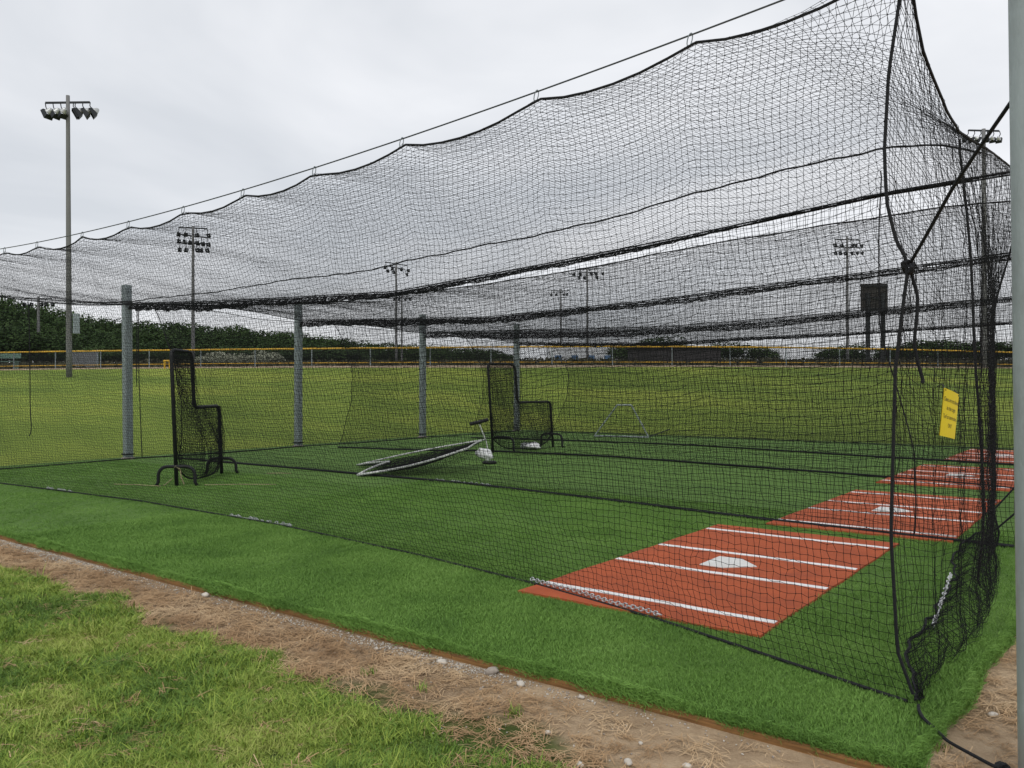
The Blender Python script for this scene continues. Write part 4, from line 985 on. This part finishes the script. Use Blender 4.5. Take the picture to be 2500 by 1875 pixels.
def blade_mat(name, stops, sc1=.9, rough=.6, tr=.0):
    m = bpy.data.materials.new(name); m.use_nodes = True; t = m.node_tree; b = t.nodes['Principled BSDF']; b.inputs['Roughness'].default_value = rough; b.inputs['Specular IOR Level'].default_value = .2
    oi = t.nodes.new('ShaderNodeObjectInfo'); g = t.nodes.new('ShaderNodeNewGeometry'); n = t.nodes.new('ShaderNodeTexNoise'); n.inputs['Scale'].default_value = sc1; n.inputs['Detail'].default_value = 3
    t.links.new(g.outputs['Position'], n.inputs['Vector'])
    # colour by place (patches) plus a little per-blade chance
    a = t.nodes.new('ShaderNodeMath'); a.operation = 'MULTIPLY_ADD'; a.inputs[1].default_value = .45
    s = t.nodes.new('ShaderNodeMath'); s.operation = 'MULTIPLY_ADD'; s.inputs[1].default_value = 1.3; s.inputs[2].default_value = -.38
    t.links.new(n.outputs[0], s.inputs[0]); t.links.new(g.outputs['Random Per Island'], a.inputs[0]); t.links.new(s.outputs[0], a.inputs[2])
    r = t.nodes.new('ShaderNodeValToRGB'); e = r.color_ramp.elements
    while len(e) < len(stops): e.new(.5)
    for k_, (p, c) in enumerate(stops): e[k_].position = p; e[k_].color = (*c, 1)
    t.links.new(a.outputs[0], r.inputs[0]); t.links.new(r.outputs[0], b.inputs['Base Color'])
    return m
LAWN = blade_mat('lawn_blades', [(.05, (.060, .125, .024)), (.38, (.13, .225, .036)), (.60, (.245, .335, .048)), (.95, (.38, .41, .12))], 1.3)
TURFB = blade_mat('turf_blades', [(.1, (.082, .172, .032)), (.5, (.142, .275, .050)), (.9, (.205, .350, .082))], 1.5)
STRW = blade_mat('dry_straw', [(.1, (.20, .115, .058)), (.5, (.40, .26, .14)), (.9, (.60, .45, .28))], 2.5, .9)
def vn(x, y, s=1.0, seed=0):   # cheap smooth noise 0..1
    a = np.sin(x*1.7*s+seed)*np.sin(y*2.3*s+seed*2)+.6*np.sin(x*3.9*s-y*2.9*s+seed)+.45*np.sin(x*7.3*s+y*6.1*s+seed*3)+.3*np.sin(x*13.1*s-y*11.7*s+seed)
    return np.clip(.5+a*.28, 0, 1)
def lawn_density(x, y):
    edge_ = ip(x, [-9, -5.4, -4.5, -3.4, -2.5, -1.3, -.9, -.3, .2, .75, 1.2, 1.6], [-3.7, -3.66, -3.57, -3.52, -3.70, -3.64, -3.70, -3.78, -3.84, -3.80, -3.80, -3.95])
    e_ = edge_-.10+(vn(x, y, 2.2, 1)-.5)*.22
    d = np.clip((e_-y)/.10, 0, 1)
    bare = np.clip((vn(x, y, 1.1, 4)-.86)*6, 0, 1)*.5+ip(x, [-2, .2, .9, 1.4], [0, 0, .35, .75])
    return d*np.clip(1-bare, .04, 1)
def rv(n, tilt): return np.stack([rng.normal(0, tilt, n), rng.normal(0, tilt, n), rng.uniform(0, 6.283, n)], -1)
# lawn
lc = src_collection('lawn_sources', [blade_tuft(i, 13, .040, .0021, .015, .9, LAWN) for i in range(6)])
n = 135000; X = rng.uniform(-8.5, 1.7, n); Y = rng.uniform(-6.6, -3.4, n)
keep = rng.uniform(0, 1, n) < lawn_density(X, Y); dcam = np.hypot(X-CP[0], Y-CP[1]); keep &= dcam > 1.2
X, Y = X[keep], Y[keep]; m_ = len(X); s_ = (.55+.75*vn(X, Y, 3.1, 9))*rng.uniform(.7, 1.25, m_)
big = rng.uniform(0, 1, m_) < .05; s_[big] *= 1.5
scatter('lawn_grass', np.stack([X, Y, np.full(m_, -.058)], -1), rv(m_, .28), np.stack([s_, s_, s_*rng.uniform(.6, 1.1, m_)], -1), lc, 6, 'rough green and yellowing lawn grass in the lower left foreground', 'grass')
# lone tufts
for (x, y, r_, hs, cnt, lab) in ((.36, -3.58, .045, 1.0, 26, 'lone bright green grass tuft on the bare dirt below the timber edging'), (-.22, -3.62, .06, .8, 16, 'half-dry grass tuft at the lawn edge, left of the lone bright one'), (-.62, -3.62, .05, .9, 16, 'bushy green tuft at the lawn edge under the smooth white stone'), (2.06, -2.75, .07, .8, 16, 'green tuft growing at the right corner of the turf'), (1.42, -3.85, .03, .9, 6, 'sparse green sprig on sand near the bottom edge')):
    mb = []
    e = empty('grass_tuft', (x, y, -.055), label=lab, cat='grass tuft', group='single grass tufts on the dirt')
    me = blade_tuft(int(x*100)+77, cnt*2, .06*hs, .0026, r_*.45, .7, LAWN); link('blades', me, None, e)
# straw on the dirt
sm = []
for i in range(6):
    mb = MB(); r_ = random.Random(i)
    for q in range(7):
        a = r_.uniform(0, 6.28); l = r_.uniform(.025, .06); c = (r_.gauss(0, .02), r_.gauss(0, .02), r_.uniform(.001, .012)); dx, dy = math.cos(a)*l, math.sin(a)*l; w_ = .0016
        mb.add([(c[0]-dx-dy/l*w_, c[1]-dy+dx/l*w_, c[2]), (c[0]-dx+dy/l*w_, c[1]-dy-dx/l*w_, c[2]), (c[0]+dx*.0+dy/l*w_, c[1]-dx/l*w_, c[2]+.006), (c[0]-dy/l*w_, c[1]+dx/l*w_, c[2]+.006), (c[0]+dx, c[1]+dy, c[2]+r_.uniform(-.004, .006))], [(0, 1, 2, 3), (3, 2, 4)])
    me = mb.mesh('straw'); me.materials.append(STRW); sm.append(me)
stc = src_collection('straw_sources', sm)
n = 85000; X = rng.uniform(-9, 2.6, n); Y = rng.uniform(-5.4, -3.16, n)
den = ip(X, [-9, -.8, .1, .9, 2.6], [.7, .5, .26, .16, .16])*np.clip(.2+1.3*vn(X, Y, 1.9, 6)**1.5, 0, 1)*(Y < -3.24)*(.3+.7*(Y < -3.32))*(1-.9*lawn_density(X, Y)); keep = rng.uniform(0, 1, n) < den*.8
X2_ = rng.uniform(2.08, 3.4, 9000); Y2_ = rng.uniform(-3.2, 1.5, 9000); k2 = (X2_ > turf_edge_right(Y2_)+.03) & (rng.uniform(0, 1, 9000) < .7*vn(X2_, Y2_, 2.5, 2))
X = np.r_[X[keep], X2_[k2]]; Y = np.r_[Y[keep], Y2_[k2]]; m_ = len(X); s_ = rng.uniform(.5, 1.3, m_)
scatter('dry_straw', np.stack([X, Y, np.full(m_, -.054)], -1), rv(m_, .15), np.stack([s_]*3, -1), stc, 6, 'dead straw-coloured grass scattered on the dirt strip', 'straw')
# gravel along the board
gs = []
for i in range(4):
    o_ = blob((0, 0, 0), (1, .8, .6), 60+i, (STONE, GSTONE)[i % 2], 'gravel_source', '', '', par=ewall, sub=1, amp=.2); me = o_.data; bpy.data.objects.remove(o_); gs.append(me)
gc = src_collection('gravel_sources', gs)
n = 9000; X = rng.uniform(-9, 1.6, n); Y = -3.17-np.abs(rng.normal(0, .075, n))
pat = ip(X, [-9, -6.5, -5.5, -4.6, -4.3, -3.2, -2.9, -2.0, -1.3, -.75, -.2, .1, .5, 1.6], [.5, .9, 1, 1, .4, .15, .15, .3, .3, .95, .9, .35, .12, .05]); keep = rng.uniform(0, 1, n) < pat
X, Y = X[keep], Y[keep]; m_ = len(X); X = np.r_[X, rng.uniform(-6, 2.5, 500)]; Y = np.r_[Y, rng.uniform(-4.6, -3.2, 500)]; m_ = len(X); s_ = rng.uniform(.0025, .008, m_)
scatter('gravel', np.stack([X, Y, np.full(m_, -.052)], -1), rv(m_, .6), np.stack([s_]*3, -1), gc, 4, 'fine grey gravel lying along the foot of the timber edging', 'gravel')
# turf pile
tcx = src_collection('turf_sources', [blade_tuft(100+i, 12, .030, .0016, .016, .55, TURFB) for i in range(6)])
def turf_pts(n, x0, x1, y0, y1, thin=1):
    X = rng.uniform(x0, x1, n); Y = rng.uniform(y0, y1, n); ok = (X < turf_edge_right(np.minimum(Y, 0))-.005)
    # not on the mats
    for mx_, my_ in ((0, 0), (.40, 4.07), (.39, 8.95)): ok &= ~((np.abs(X-mx_) < .935) & (np.abs(Y-my_) < 1.855))
    return X[ok], Y[ok]
A1 = turf_pts(62000, -6.5, 2.1, -3.12, -1.0); A2 = turf_pts(42000, -6.5, 2.6, -1.0, 3.4); A3 = turf_pts(22000, -14.5, -6.5, -3.12, 2.0)
X = np.r_[A1[0], A2[0], A3[0]]; Y = np.r_[A1[1], A2[1], A3[1]]; m_ = len(X); s_ = rng.uniform(.6, 1.0, m_)*(.75+.35*vn(X, Y, .8, 3)); seam = (np.abs(X+3.25) < .02) | (np.abs(X+.9+.02*np.sin(Y)) < .008) & (Y < -1.9); s_[seam] *= .35
rot = rv(m_, .22); 
scatter('turf_pile', np.stack([X, Y, np.full(m_, -.006)], -1), rot, np.stack([s_*1.25, s_*1.25, s_], -1), tcx, 6, 'short green fibres of the artificial turf', 'turf')
# fringe that hangs over the timber and the right-hand edge
nf = 8500; X = rng.uniform(-12, 2.02, nf); Y = -3.10-np.abs(rng.normal(0, .016, nf)); rot1 = np.stack([rng.normal(.75, .3, nf), rng.normal(0, .3, nf), rng.uniform(-.5, .5, nf)], -1)
ng = 3500; Yg = rng.uniform(-3.12, 2, ng); Xg = turf_edge_right(np.minimum(Yg, 0))+np.abs(rng.normal(0, .012, ng)); rot2 = np.stack([rng.normal(0, .3, ng), rng.normal(.7, .3, ng), rng.uniform(-.5, .5, ng)], -1)
X = np.r_[X, Xg]; Y = np.r_[Y, Yg]; m_ = len(X); s_ = rng.uniform(.7, 1.25, m_)*(.6+.7*vn(X, Y, 2.3, 12))
scatter('turf_fringe', np.stack([X, Y, np.full(m_, -.008)], -1), np.r_[rot1, rot2], np.stack([s_]*3, -1), tcx, 6, 'frayed green turf fringe overhanging the timber edging', 'turf')
tot = 0
